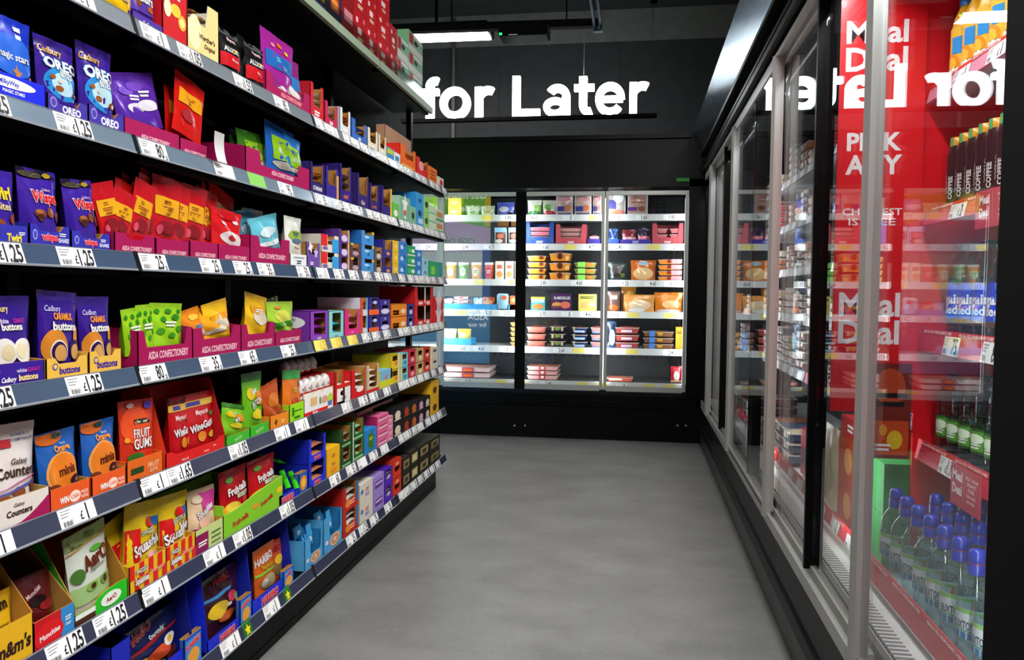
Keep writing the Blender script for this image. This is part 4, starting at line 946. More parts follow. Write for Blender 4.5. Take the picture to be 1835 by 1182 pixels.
BOX('D', 730, 744, 440, 3, '#23a05a', [RC(.1, .5, .3, .7, '#2fc070'), RC(0, 1, .0, .12, WV), E(.7, .5, .2, .2, WV)], 'green chewing gum box', kind='carton')
BOX('D', 745, 756, 448, 3, '#2a7fd0', [E(.5, .5, .25, .25, '#9ad0ee')], 'bright blue chewing gum box near the end', kind='carton')
BOX('D', 757, 767, 462, 2, '#a5d4e4', [E(.5, .5, .2, .2, '#3f80b0')], 'pale blue chewing gum box', kind='carton')
BOX('D', 768, 784, 468, 1, '#18a868', [RC(.3, .7, .2, .7, '#8ad83a')], 'green chewing gum box with lime bar', kind='carton')
BOX('D', 785, 793, 470, 1, '#1d9a90', [], 'teal chewing gum box at the shelf end', kind='carton')
# ---------- E
P('E', -8, 89, 532, '#33178a', [T('Cadbury', .34, .83, .085, '#e0c27a', w=.45, s=.25, b=.04), T('white', .38, .66, .06, '#ead8f2', w=.4, b=.03), T('GIANT', .70, .66, .06, '#c22a9a', w=.36, b=.03), T('buttons', .54, .58, .09, '#f6efe2', w=.78, b=.06), E(.33, .25, .22, .18, '#eceae6'), E(.70, .25, .21, .17, '#f4f2ee'), E(.38, .24, .12, .11, '#e6d9ae'), E(.64, .25, .12, .11, '#efe3bd')], 'purple pouch with two large white chocolate buttons', t=.065, lean=4)
cm = [T('Cadbury', .3, .75, .08, '#c8bfe6', w=.4, s=.25), T('CARAMILK', .52, .64, .09, '#f0922a', w=.52, b=.06), T('buttons', .54, .50, .11, WV, w=.8, b=.06, o='#2a1560'), E(.28, .20, .27, .26, '#d8892c'), E(.86, .28, .16, .22, '#d8892c'), E(.34, .14, .2, .17, '#f3e3cc'), E(.34, .135, .18, .15, '#28104e'), E(.36, .12, .14, .12, '#d9a45a'), E(.74, .17, .16, .14, '#28104e'), E(.73, .14, .11, .11, '#d9a45a')]
P('E', 84, 153, 526, '#35198c', cm, 'purple pouch with caramel buttons, left of two', t=.06, lean=4, hdr='#43229e', tilt=3)
P('E', 152, 208, 533, '#35198c', cm, 'purple pouch with caramel buttons, right of two', t=.06, lean=5)
TR('E', -20, 80, 650, '#34188e', [E(.13, .7, .05, .2, '#9a9ade'), E(.13, .7, .035, .14, '#34188e'), T('Cadbury', .33, .33, .2, WV, w=.26, s=.25, b=.03), T('white', .56, .66, .17, '#d8c8f2', w=.2), T('GIANT', .78, .66, .17, '#c22a9a', w=.24), T('buttons', .68, .36, .24, '#f3d68a', w=.5, b=.05)], 'purple shelf tray under the white buttons pouch', d=.25, hb=.1)
bt = [T('buttons', .55, .42, .3, '#3a1f90', w=.68, b=.05), E(.2, .62, .06, .15, '#4a3a9c'), E(.2, .62, .04, .1, '#ecc46a')]
TR('E', 82, 158, 640, '#e8b94a', bt, 'yellow shelf tray lettered buttons, left one', d=.25, notch=(.6, .012), hb=.1)
TR('E', 159, 218, 628, '#e8b94a', bt, 'yellow shelf tray lettered buttons, right one', d=.25, notch=(.6, .012), hb=.1)
gs = [E(.2, .3, .1, .08, '#3fa01c'), E(.5, .2, .1, .07, '#3fa01c'), E(.8, .35, .1, .08, '#3fa01c'), E(.3, .6, .1, .07, '#2f8a1c'), E(.7, .65, .11, .08, '#2f8a1c'), E(.5, .8, .09, .06, '#2f8a1c'), E(.85, .8, .07, .05, '#2f8a1c'), E(.15, .8, .08, .06, '#2f8a1c'), T('Apples', .5, .48, .14, '#eef5e6', w=.6, s=.2, b=.04)]
for k, (a, b, yt) in enumerate(((222, 254, 556), (250, 278, 548), (276, 332, 546))):
    P('E', a, b, yt, '#9cd81c', gs, ('left', 'middle', 'right, widest')[k] + ' lime green spotted sweet bag in the pink tray, fifth shelf', t=.04, lean=5, tilt=(-5, -2, 2)[k], zb=.025, inset=.012, wr=1.4, name='apple_sweet_bag')
for k, (a, b, yt, c, s_) in enumerate(((332, 368, 560, '#e88a1c', 'orange'), (358, 412, 556, '#f2a41c', 'yellow'))):
    P('E', a, b, yt, c, [T('TUBES', .6, .35, .13, '#2f7fc8', w=.5, r=-20), E(.5, .12, .4, .1, '#e6dcc8'), E(.5, .7, .2, .1, '#f8c84a')], 'twisted ' + s_ + ' sweet bag in the second pink tray, fifth shelf', t=.06, lean=14, tilt=-10, zb=.03, inset=.012, wr=2.2, name='sweet_bag')
for k, (a, b, yt) in enumerate(((408, 448, 546), (450, 488, 534))):
    P('E', a, b, yt, '#f5c21c', [E(.5, .3, .35, .2, '#e8dcc4'), RC(.15, .9, .42, .62, '#f2a01c'), T('fizzy', .5, .52, .1, WV, w=.5)], 'bright yellow sweet bag in the third pink tray, ' + ('left' if k == 0 else 'right') + ' one', t=.05, lean=8, tilt=(-9, 8)[k], zb=.03, inset=.012, wr=2.0, name='sweet_bag')
P('E', 480, 510, 540, '#5a9a1c', [E(.5, .5, .3, .2, '#3a7a14')], 'dark green sweet bag behind the lime one, fifth shelf', t=.04, lean=6, tilt=-8, zb=.03, inset=.06, wr=2)
P('E', 492, 540, 541, '#a8d83a', [E(.5, .5, .3, .22, '#e2e85a'), E(.25, .2, .2, .09, '#4aa52c'), E(.7, .25, .2, .09, '#4aa52c'), E(.35, .8, .12, .06, '#d88a2a'), E(.5, .2, .1, .06, '#e8e4b0')], 'lime sweet bag with leaf print in the fourth pink tray', t=.05, lean=4, zb=.03, inset=.012, wr=1.6, name='sweet_bag')
PINK('E', 247, 345, 590, 'first pink confectionery tray on the fifth shelf, green bags', d=.30, hb=.12, notch=(.80, .04), cy=.3, th=.2)
PINK('E', 345, 432, 586, 'second pink confectionery tray on the fifth shelf, orange bags', hb=.11, notch=(.66, .03), cy=.28, th=.2)
PINK('E', 432, 493, 580, 'third pink confectionery tray on the fifth shelf, yellow bags', hb=.11, notch=(.7, .03), cy=.28, th=.2)
PINK('E', 493, 541, 592, 'fourth pink confectionery tray on the fifth shelf, lime bag', hb=.09, cy=.4, th=.25)
BOX('E', 556, 588, 556, 1, '#8a45b8', [T('MARSH', .5, .1, .07, WV, w=.7)], 'violet display box with marshmallow bars', bars=('#8a1f9a', '#f0d8f0', 3), win=(.2, .86, .2, .92), side='#7a35a8', sitems=[E(.5, .62, .4, .22, WV), T('MALLOW', .5, .7, .12, '#7a35a8', w=.66), T('MARSH', .5, .55, .12, '#7a35a8', w=.6), T('MALLOW BAR', .5, .22, .06, WV, w=.6)])
BOX('E', 589, 616, 556, 1, '#8fd4d4', [T('MARSH', .5, .1, .06, '#4aa0a0', w=.6)], 'pale aqua display box with marshmallow bars', bars=('#2ab0b8', '#9ae0e0', 2), win=(.24, .82, .22, .92), side='#7fc8c8')
BOX('E', 617, 645, 554, 1, '#e02a86', [T('MARSH', .5, .15, .06, '#f8c0d8', w=.7)], 'hot pink display box with marshmallow bars', bars=('#e05a98', '#f5c8d8', 3), win=(.25, .85, .28, 1.0), side='#7a3a4a')
BOX('E', 646, 659, 533, 2, '#d8dce4', [RC(0, .3, 0, 1, '#e0402a'), RC(.8, 1, .3, 1, '#3aa0d8')], 'red and blue edged display box', bars=('#e0602a', WV, 3), win=(.3, .8, .35, 1.0))
BOX('E', 661, 679, 532, 2, '#2e2a90', [RC(0, 1, 0, .3, '#f0621c'), E(.6, .7, .2, .1, '#b8c8f0')], 'navy and orange display box', bars=('#c8b8e0', '#3a2a9a', 2), win=(.3, .85, .35, .9))
BOX('E', 681, 699, 536, 2, '#3f3192', [E(.5, .25, .42, .16, '#dcd8f0'), T('NUT', .5, .8, .15, WV, w=.5)], 'indigo display box with white letters', bars=('#2a1f70', None, 1), win=(.2, .8, .45, .62))
BOX('E', 701, 729, 544, 2, '#f08a1c', [E(.75, .4, .16, .2, '#f8d8a0')], 'orange display box', bars=('#e88a3a', WV, 1), win=(.1, .5, .12, .5), side='#d06a14')
BOX('E', 731, 741, 544, 2, '#2b3f9c', [E(.5, .3, .25, .2, '#c8d0f0')], 'dark blue display box', bars=('#2030a0', WV, 1), win=(.2, .8, .5, .8))
BOX('E', 743, 776, 508, 2, '#d8141c', [E(.3, .15, .12, .08, '#f5d0d0'), E(.7, .15, .1, .1, '#f5d0d0'), RC(.50, .56, .15, 1, '#e8e0d0')], 'tall red display box with twin cutouts', bars=('#8a1018', '#d8141c', 1), win=(.14, .86, .3, 1.0), side='#c01018', inner='#6a5040')
BOX('E', 778, 794, 532, 2, '#d8141c', [ST(.5, .6, .4, .2, 5, '#f5e0e0')], 'bright red display box at the shelf end', kind='carton')
# ---------- F
P('F', -40, 62, 765, '#e8e0dc', [T('Galaxy', .62, .54, .07, '#4a2a20', w=.5, s=.3), T('Counters', .56, .42, .13, '#3a1f14', w=.95, b=.03), T('50 CHANCES TO', .72, .86, .03, '#2a4a7a', w=.4), T('TRY SOMETHING EPIC', .72, .8, .035, '#2a4a7a', w=.5), RC(.2, .5, .72, .82, '#c8303a'), E(.55, .16, .13, .07, '#8a4a28'), E(.28, .08, .14, .07, '#9a5a34'), E(.9, .2, .1, .1, '#6a3420'), BD(lambda u: .12 + .14 * u, lambda u: .14 + .16 * u, '#5a5ab0'), BD(lambda u: .17 + .18 * u, lambda u: .18 + .19 * u, '#c04a8a')], 'white pouch lettered Counters at the left edge, sixth shelf', t=.065, lean=5, tilt=3)
TR('F', -50, 89, 894, '#e3dad2', [BD(lambda u: 0, lambda u: .10 + .8 * max(0, u - .55) ** 1.4 * 2.6, '#a01450'), T('Galaxy', .58, .74, .12, '#4a3a34', w=.2, s=.3), T('Counters', .58, .5, .2, '#2f2018', w=.5, b=.04)], 'cream and magenta shelf tray lettered Counters', d=.25, hb=.13, inner='#b98f4a')
om = [E(.5, .3, .42, .36, '#e9a052'), E(.5, .3, .36, .33, '#f08222'), E(.3, .92, .35, .12, '#c8601c'), T('Orange', .55, .72, .1, '#f5972a', w=.62, b=.05), T("Terry's", .6, .79, .04, '#cfd8e6', w=.3), T('minis', .56, .36, .15, '#5b2210', w=.75, b=.04, r=4), E(.75, .16, .15, .09, '#3a1a30'), T('50', .75, .16, .05, '#f0a050', b=.04), E(.2, .1, .14, .07, '#7a3214'), E(.5, .93, .12, .05, '#1a4a4a')]
P('F', 64, 146, 774, '#1f5fb4', om, 'blue and orange chocolate minis pouch, left of two', t=.06, lean=7, tilt=-2)
P('F', 150, 217, 752, '#1f5fb4', om, 'blue and orange chocolate minis pouch, right of two', t=.06, lean=4)
P('F', 140, 162, 800, '#2470bc', [E(.5, .6, .3, .15, '#3a8ad0')], 'narrow blue pouch between the two orange minis pouches', t=.04, lean=4, inset=.03)
wn = [T('WIN', .34, .4, .26, WV, w=.22, b=.05), E(.6, .42, .14, .26, '#f6d8c8'), T('CASH', .6, .42, .16, '#e0581c', w=.2), T('PRIZES', .84, .5, .14, '#f8dccc', w=.18), T('INSIDE', .84, .3, .14, '#f8dccc', w=.18)]
TR('F', 89, 162, 868, '#e8581e', wn, 'orange shelf tray lettered WIN, left one', d=.25, hb=.11, inner='#a8762f')
TR('F', 164, 226, 846, '#e8581e', wn, 'orange shelf tray lettered WIN, right one', d=.25, hb=.11, inner='#a8762f')
P('F', 226, 294, 716, '#d8341c', [E(.4, .6, .4, .3, '#e8501f'), RC(.32, .8, .62, .70, '#20301a'), T('Rowntrees', .56, .66, .045, '#e8ecd8', w=.42), T('FRUIT', .52, .48, .13, WV, w=.75, s=.15, o='#b01820', b=.03), T('GUMS', .52, .32, .15, WV, w=.75, s=.15, o='#b01820', b=.03), E(.3, .12, .2, .07, '#3a7a2a'), E(.8, .9, .12, .06, '#5a3ab0'), E(.1, .4, .05, .04, '#f0a02a'), E(.3, .92, .1, .04, '#f0c8c0')], 'red orange fruit gums pouch upright in its tray, sixth shelf', t=.05, lean=5, tilt=2)
TR('F', 227, 292, 818, '#e0641e', [RC(.1, .45, .35, .62, '#28401c'), T('FRUIT', .72, .55, .22, '#f0c8a0', w=.4, s=.15), T('GUMS', .72, .3, .16, '#f0c8a0', w=.3)], 'orange shelf tray under the fruit gums pouch', d=.25, hb=.1, inner='#d0501c')
wg = [RC(0, 1, .74, .86, '#e8c04a'), RC(.2, .6, .76, .84, '#4a3a9c'), T('Maynards', .6, .62, .09, '#f5d8d8', w=.75, s=.1, b=.03), T('WineGums', .55, .36, .14, WV, w=.9, r=6, b=.05, o='#8e0d14'), E(.5, .14, .14, .1, '#f0902a'), E(.8, .14, .1, .07, '#e8c02a'), E(.9, .55, .08, .05, '#2f8a4a')]
P('F', 306, 338, 712, '#c4141c', wg, 'red wine gums bag, narrow left one in the red tray', t=.05, lean=6, inset=.012, hdr='#5a1014')
P('F', 342, 402, 700, '#c4141c', wg, 'red wine gums bag, wide right one in the red tray', t=.06, lean=6, inset=.012)
TR('F', 297, 403, 795, '#d8201e', [T('Maynards', .3, .3, .14, '#f5c8c8', w=.24, s=.1), T('Bassetts', .66, .34, .12, '#f5c8c8', w=.24, s=.1), E(.8, .5, .03, .03, '#f5c8c8')], 'large red display tray holding wine gums bags', d=.12, hb=.2, wave=lambda u: (.96 if u < .12 else (.74 if u < .9 else .95)), side='#e8401e', inner='#b01418')
sp = [RC(0, 1, .84, 1, '#2f7a1c'), E(.3, .6, .2, .12, '#e8c81c'), E(.7, .5, .22, .14, '#e88a1c'), T('Sour', .45, .66, .1, WV, w=.5, r=10, b=.05, o='#2f5a14'), T('PATCH', .5, .42, .12, WV, w=.8, r=12, b=.05, o='#2f5a14'), E(.5, .2, .25, .1, '#f0d82a')]
P('F', 400, 446, 732, '#7ac41e', sp, 'lime green sour sweet bag, left in the green trays', t=.05, lean=6, tilt=12, wr=2)
P('F', 428, 478, 668, '#6aba1e', sp, 'tall lime green sour sweet bag, right in the green trays', t=.05, lean=5, wr=1.5)
TR('F', 405, 448, 776, '#3fb42a', [T('PATCH', .5, .5, .3, '#bfe6a0', w=.7, r=8)], 'bright green shelf tray on the sixth shelf, left one', d=.22, hb=.07)
TR('F', 448, 482, 760, '#3fb42a', [T('PATCH', .5, .5, .3, '#bfe6a0', w=.7, r=8)], 'bright green shelf tray on the sixth shelf, right one', d=.22, hb=.07)
P('F', 470, 500, 690, '#c4501c', [E(.5, .5, .3, .2, '#e07a2a')], 'orange brown sweet bag leaning left beside the green trays', t=.04, lean=6, tilt=-10, wr=2)
P('F', 496, 542, 668, '#e8781c', [RC(0, 1, .78, 1, '#2fae4a'), T('SOUR', .55, .5, .1, '#b8e03a', w=.6, b=.06, o='#20301a'), E(.5, .22, .22, .1, '#c84a14'), E(.9, .66, .15, .1, '#5a2a7a')], 'orange sour sweet bag with a green top', t=.05, lean=4, tilt=4)
TR('F', 484, 518, 742, '#ec8a1e', [ST(.3, .5, .1, .04, 4, '#30301a'), T('SOUR', .66, .45, .26, '#f8c87a', w=.5)], 'orange shelf tray beside the lime card', d=.22, hb=.07)
TR('F', 519, 545, 722, '#9ae01e', [RC(.15, .85, .55, .62, '#3a7a1a'), RC(.15, .3, .35, .8, '#3a7a1a'), RC(.3, .7, .18, .3, '#3a7a1a')], 'lime card tray front with green print', d=.22)
# chocolate eggs
def egg(lbl, x, y, z, grp):
    if not hasattr(egg, 'me'):
        mb = MB(); N = 12; pr = [(max(.0004, .0235 * math.sin(math.pi * k / N) * (1.04 - .12 * k / N)), .032 * (1 - math.cos(math.pi * k / N))) for k in range(N + 1)]
        mb.lathe(pr, 16, 0, 0, 0, lambda j: '#d8241c' if j < 4 else ('#e6e2de' if j > 5 else '#f5f2ee'), cap=False)
        for a_, z_, c_ in ((-75, .027, '#3a4a9a'), (-95, .025, '#e07a2a'), (-112, .028, '#3a4a9a'), (-88, .034, '#c8282a')):
            cx_, cy_ = .0235 * math.cos(R(a_)), .0235 * math.sin(R(a_)); mb.box(cx_ - .003, cx_ + .003, cy_ - .0006, cy_ + .001, z_, z_ + .004, c_)
        egg.me = mb.mesh('chocolate_egg', ['foil'])
    o = link('chocolate_egg', egg.me, None, (x, y, z), (0, 0, R(90))); tag(o, lbl, 'chocolate egg', grp)
zE = SURF['F']
ya = lineY(547, X0, .80); yb = lineY(601, X0, .80)
z1_ = .066; z2_ = .130
mb = MB(); hw = (yb - ya) / 2 - .004
mb.box(-hw, hw, .008, .060, 0.001, z1_, '#e8e2da'); mb.box(-hw, hw, .060, .112, 0.001, z2_, '#c8201c')
putL(mb.mesh('egg_stand', ['card']), 'stepped card stand carrying two rows of chocolate eggs', 'display stand', X0 - .002, (ya + yb) / 2, zE + .001)
for lvl in range(2):
    for k in range(5):
        yy = ya + .026 + (yb - ya - .052) * k / 4
        egg('white foil chocolate egg in the ' + ('lower' if lvl == 0 else 'upper') + ' row of the egg display', X0 - .036 - .052 * lvl, yy, zE + (z1_, z2_)[lvl] + .0025, ('lower' if lvl == 0 else 'upper') + ' row of chocolate eggs')
TR('F', 545, 597, 700, '#f3f1ec', [RC(0, .8, 0, .2, '#d8141c'), RC(.2, .42, .42, .78, '#e8b87a'), RC(.5, .56, .4, .7, '#5a9a4a'), E(.68, .55, .1, .16, '#e0a08a'), E(.88, .5, .1, .25, '#b8d84a'), RC(.8, .95, .2, .4, '#4a78b8'), T('Kinder', .35, .12, .14, WV, w=.5, b=.03)], 'white and red display stand in front of the chocolate eggs', d=.006, hb=.05, wave=lambda u: .8 + .2 * abs(math.sin(u * 9.4)), inner='#e6ddd0')
BOX('F', 600, 618, 664, 1, '#c8201c', [RC(.2, .8, .1, .5, '#f0ece6')], 'red and white display box behind the eggs', bars=('#c8783a', '#f0e6da', 2), win=(.2, .7, .55, 1.0))
BOX('F', 604, 628, 686, 1, '#f2f0ec', [E(.35, .55, .12, .12, '#d83a2a'), T('Kinder', .5, .3, .16, '#2a2a30', w=.6, r=6), RC(0, 1, .8, 1, '#d8241c')], 'white carton with dark letters beside the egg stand', kind='carton')
BOX('F', 629, 655, 660, 1, '#d8181c', [E(.6, .3, .25, .1, '#f5ecec')], 'red chocolate bar display box', bars=('#ecdfe0', '#c8202a', 4), win=(.26, .92, .3, 1.0))
BOX('F', 657, 679, 652, 1, '#ddc49c', [RC(0, 1, 0, .14, '#d8201c')], 'tan and red display box', bars=('#f2ecea', '#c83038', 4), win=(.2, .86, .2, 1.0))
BOX('F', 681, 703, 662, 1, '#7fbfe0', [RC(0, 1, 0, .45, '#d8d82a'), T('chew', .5, .6, .2, '#e86a50', w=.6)], 'yellow and sky blue carton', kind='carton', side='#d8d43a')
BOX('F', 700, 716, 634, 2, '#f0cf1e', [E(.6, .4, .2, .16, '#f08a2a'), RC(.8, 1, 0, 1, '#f0ecc0')], 'bright yellow display box', bars=('#f0c81c', '#e8702a', 1), win=(.2, .8, .55, .9), side='#c8b81e')
BOX('F', 717, 731, 632, 2, '#7fd0dc', [RC(0, .2, 0, 1, '#f0e08a'), E(.6, .3, .2, .16, '#2a9ab0')], 'aqua display box', bars=('#e0b82a', None, 1), win=(.3, .85, .55, .9))
BOX('F', 733, 745, 626, 2, '#d8344a', [E(.5, .3, .25, .16, '#f5b0b8')], 'crimson display box', bars=('#5a1020', None, 1), win=(.2, .8, .5, .85))
BOX('F', 747, 759, 624, 2, '#cfae74', [E(.5, .3, .25, .16, '#f0e0b8')], 'beige display box', bars=('#4a3020', None, 1), win=(.2, .8, .5, .85))
BOX('F', 760, 771, 622, 2, '#e0402a', [E(.5, .4, .25, .16, '#f8c0a8')], 'vermilion display box', bars=('#8a1a10', None, 1), win=(.2, .8, .5, .85))
BOX('F', 773, 785, 622, 2, '#e6dcc4', [E(.5, .7, .25, .12, '#20384a')], 'ivory display box with dark top spot', kind='carton')
# ---------- G
P('G', -30, 38, 1060, '#e8b81c', [T('m&m', .5, .8, .18, '#2a1810', w=.8, b=.06), T('Peanut', .6, .45, .07, '#5a3a10', w=.4), E(.5, .2, .2, .12, '#c8301c')], 'yellow peanut chocolate pouch at the left edge', t=.06, lean=6, inset=.02)
TR('G', -50, 60, 1125, '#e9b41e', [T("m&m's", .66, .45, .3, '#2f1a10', w=.6, b=.06, s=.1)], 'yellow shelf tray at the left edge, seventh shelf', d=.25, hb=.2, inner='#b98432')
P('G', 44, 122, 1018, '#5a0f14', [T('Munchies', .45, .62, .1, '#e8d0cc', w=.75, r=18, b=.03), E(.5, .4, .2, .12, '#1c0a0c'), E(.7, .25, .2, .1, '#8a1a1c')], 'dark maroon chocolate bag deep in its tray, seventh shelf', t=.05, lean=22, inset=.02, wr=1.6, vb=.3)
TR('G', 60, 133, 1098, '#c81420', [RC(.66, 1, 0, 1, '#2f88cc'), E(.36, .4, .36, .42, '#d8181e'), T('Munchies', .38, .4, .17, '#f5e0e0', w=.5, r=6, b=.05), T('mini', .84, .6, .16, '#d8ecf8', w=.16), T('cash', .84, .4, .1, '#d8ecf8', w=.14)], 'red and blue shelf tray with high brown card sides', d=.25, hb=.2, inner='#a87a3a', ds=.5)
ae = [RC(0, 1, .80, 1, '#a8c878'), RC(0, 1, 0, .26, '#a9cf86'), T('LOVE 2', .26, .90, .06, '#4a2a18', w=.4), T('SHARE', .26, .83, .06, '#4a2a18', w=.4), BD(lambda u: .74 + .1 * u, lambda u: .76 + .12 * u, '#c8a24a'), T('AerO', .62, .56, .2, '#6a2410', w=.66, r=6, b=.05), E(.66, .68, .14, .04, '#5ab83a'), T('Peppermint', .62, .43, .05, '#5a6a4a', w=.45, r=4), E(.15, .42, .14, .1, '#4a7a34'), E(.4, .2, .14, .06, '#8ab84a'), E(.75, .2, .13, .07, '#7a9a3a'), E(.75, .2, .06, .05, '#4a2414'), E(.42, .2, .06, .04, '#4a2414'), E(.6, .9, .12, .05, '#7a9a3a')]
P('G', 128, 200, 946, '#dfe6da', ae, 'white and green bubbly mint chocolate pouch', t=.05, lean=5, tilt=-5)
TR('G', 134, 229, 1060, '#22c022', [RC(0, .36, 0, .34, '#4a2412'), RC(0, .36, .34, .55, '#e8ece4'), E(.66, .5, .2, .3, '#e8efe2'), T('AerO', .66, .5, .2, '#9a3020', w=.28, b=.05, r=6)], 'green mint chocolate tray with torn front and a white oval', d=.25, hb=.2, wave=lambda u: .58 if u < .37 else .78 + .22 * math.sin((u - .37) * 3.4), inner='#b98432', side='#2a9a2a')
sq = [RC(0, 1, .80, 1, '#ecd01c'), RC(0, .35, .1, .6, '#d8181c'), RC(.62, .95, .60, .74, '#2a6ab0'), T('SWIZZELS', .55, .55, .07, '#eef4e6', w=.6, o='#1f5a2a', ow=.12, r=10), T('Squashies', .52, .36, .17, WV, w=.95, o='#7a1418', ow=.06, r=14, b=.05), E(.6, .17, .12, .06, '#f0b8c0'), E(.82, .14, .1, .05, '#f0b8c0'), E(.6, .68, .14, .08, '#d8201e')]
chk = lambda: [RC(i * .125, i * .125 + .125, 0 if i % 2 else .5, .5 if i % 2 else 1, '#d8201e') for i in range(8)] + [T('SWIZZELS', .3, .72, .14, '#eef4e6', w=.3, o='#1f5a2a', ow=.12), T('Squashies', .3, .4, .22, WV, w=.36, o='#7a1418', b=.04), T('Drumstick', .72, .5, .14, '#f5b8a0', w=.4)]
P('G', 196, 262, 925, '#e9c81c', sq, 'yellow and red foam sweets bag, back left', t=.05, lean=10, tilt=-12, inset=.03, wr=1.6)
P('G', 214, 298, 908, '#e9c81c', sq, 'yellow and red foam sweets bag, front left', t=.06, lean=6, tilt=8, wr=1.6)
P('G', 296, 352, 882, '#e9c81c', sq, 'yellow and red foam sweets bag beside the pink one', t=.06, lean=6, tilt=4, wr=1.5)
P('G', 345, 400, 872, '#e6c8a0', [RC(.4, 1, .5, .9, '#d83a9c'), T('Squashies', .5, .55, .13, WV, w=.9, o='#8a1a50', r=14, b=.05), E(.4, .3, .2, .12, '#f0c0a8'), RC(0, .6, .02, .22, '#8a1450'), E(.3, .8, .2, .08, '#ecd8b8')], 'pink and cream foam sweets bag', t=.06, lean=6, tilt=3, wr=1.5)
TR('G', 232, 298, 1000, '#ecb81c', chk(), 'yellow and red checked shelf tray, left one', d=.25, hb=.12, side='#d8981c', inner='#b98432')
TR('G', 298, 350, 968, '#ecb81c', chk(), 'yellow and red checked shelf tray, right one', d=.25, hb=.12, side='#c8201c', inner='#b98432')
TR('G', 350, 400, 940, '#c9d88a', [RC(0, .45, 0, .8, '#8a1450'), T('Sweet', .25, .4, .2, WV, w=.3, r=10), RC(.55, .9, .2, .26, '#4a7a2a'), RC(.55, .9, .4, .46, '#4a7a2a'), RC(.55, .9, .6, .66, '#4a7a2a')], 'pale green and plum shelf tray', d=.25, hb=.1)
ft = [E(.3, .22, .3, .16, '#f5b41c'), E(.3, .28, .2, .1, '#f8d84a'), E(.8, .3, .16, .12, '#d8242a'), E(.5, .06, .4, .07, '#f0a0b0'), T('Fruit-tella', .55, .6, .14, WV, w=.92, o='#a01018', ow=.06, b=.05, r=4), RC(.45, .95, .42, .5, '#dce8d0'), T('SOFT GUMS', .7, .46, .05, '#5a7a3a', w=.4), E(.3, .8, .14, .05, '#5aa03a')]
P('G', 396, 444, 838, '#b8121a', ft, 'dark red fruit chews pouch, left of two', t=.06, lean=5)
P('G', 447, 494, 818, '#c4141c', ft, 'dark red fruit chews pouch, right of two', t=.06, lean=4)
TR('G', 400, 507, 880, '#86cc28', [T('Fruit-tella', .26, .34, .17, '#b81c1c', w=.36, b=.05, r=6), T('Fruit-tella', .7, .5, .15, '#b81c1c', w=.32, b=.05, r=10), E(.5, .5, .05, .08, '#f0902a'), E(.93, .6, .06, .1, '#f0c81c')], 'lime green wavy shelf tray under the fruit chews pouches', d=.25, hb=.1, wave=lambda u: .72 + .28 * math.sin(max(0, u - .2) * 2.0), inner='#a8d860')
har = [T('HARIBO', .42, .45, .5, '#e8282c', w=.6, b=.07, o='#f0dcdc', ow=.1)]
TR('G', 500, 536, 880, '#1c34d0', har, 'blue tray full of green jelly snakes', d=.22, hb=.13, wave=lambda u: 1.0, side='#1c34d0', inner='#1428a0')
for k in range(6):
    q = bar_mesh(.10, .018, .014, '#3fc81e', '#2a9a14', name='jelly_snake', seed=k)
    y = lineY(505 + 5 * k, X0 - .03, .6)
    putL(q, 'bright green jelly snake sweet piled in the blue tray', 'sweet', X0 - .05, y + .0, SURF['G'] + .05 + .018 * (k % 4), 25 * (k % 3 - 1), 20, 50 + 35 * (k % 3), 'green jelly snakes')
TR('G', 536, 551, 846, '#2c60b0', [E(.5, .5, .4, .35, '#e8902a'), E(.5, .5, .2, .2, '#f5c84a')], 'small blue card with orange print beside the jelly snakes', d=.02)
BOX('G', 553, 584, 781, 2, '#1c34d8', [T('HARIBO', .5, .14, .13, '#e8282c', w=.55, b=.07, o='#f0dcdc', ow=.1)], 'blue sweet display box', bars=('#c87a5a', '#8a3a2a', 2), win=(.14, .88, .28, 1.0), inner='#1428a0', side='#1828b8')
TR('G', 586, 612, 790, '#1a1a1c', [RC(.1, .9, .85, .95, '#c8c4ba'), RC(.3, .8, .5, .7, '#3a3a3c')], 'black carton with a pale label behind the yellow box', X=X0 - .12, d=.1, cat='carton')
BOX('G', 586, 609, 800, 1, '#f0b81c', [T('POLO', .5, .7, .12, '#c8481c', w=.6), T('chews', .5, .4, .1, '#c8481c', w=.6), E(.5, .2, .25, .08, '#f08a1c')], 'golden yellow sweet carton', kind='carton', side='#e8901c', d=.11)
BOX('G', 611, 630, 766, 2, '#164a24', [RC(.1, .9, .1, .2, '#8ac07a')], 'dark green mint display box, left stack', bars=('#9a8a7a', '#1c5a2c', 2), win=(.2, .85, .35, 1.0))
BOX('G', 632, 652, 752, 2, '#1c6a34', [RC(.1, .9, .1, .2, '#9ad08a'), RC(0, .06, 0, 1, WV)], 'dark green mint display box, right stack', bars=('#a8d89a', '#1c6a34', 2), win=(.2, .85, .35, 1.0))
BOX('G', 654, 675, 768, 1, '#2a86d0', [ST(.5, .5, .36, .2, 6, '#3a7a2a'), T('chews', .5, .6, .12, '#f0e01c', w=.6, b=.04)], 'bright blue sweet carton with green splash', kind='carton')
for (a, b, c, nm) in ((676, 696, '#e8709c', 'pink'), (696, 704, '#f09ab8', 'pale pink')):
    BOX('G', a, b, 742 if a < 690 else 745, 4, c, [RC(.1, .9, .3, .5, '#f8d0dc'), RC(.2, .8, .6, .75, '#b8305a')], nm + ' stick sweet box', kind='carton', side='#b81f5a', d=.09)
TR('G', 640, 704, 726, '#c8988c', [], 'dusky pink open carton behind the pink sweet boxes', X=X0 - .10, d=.1, inner='#b8887c', cat='carton')
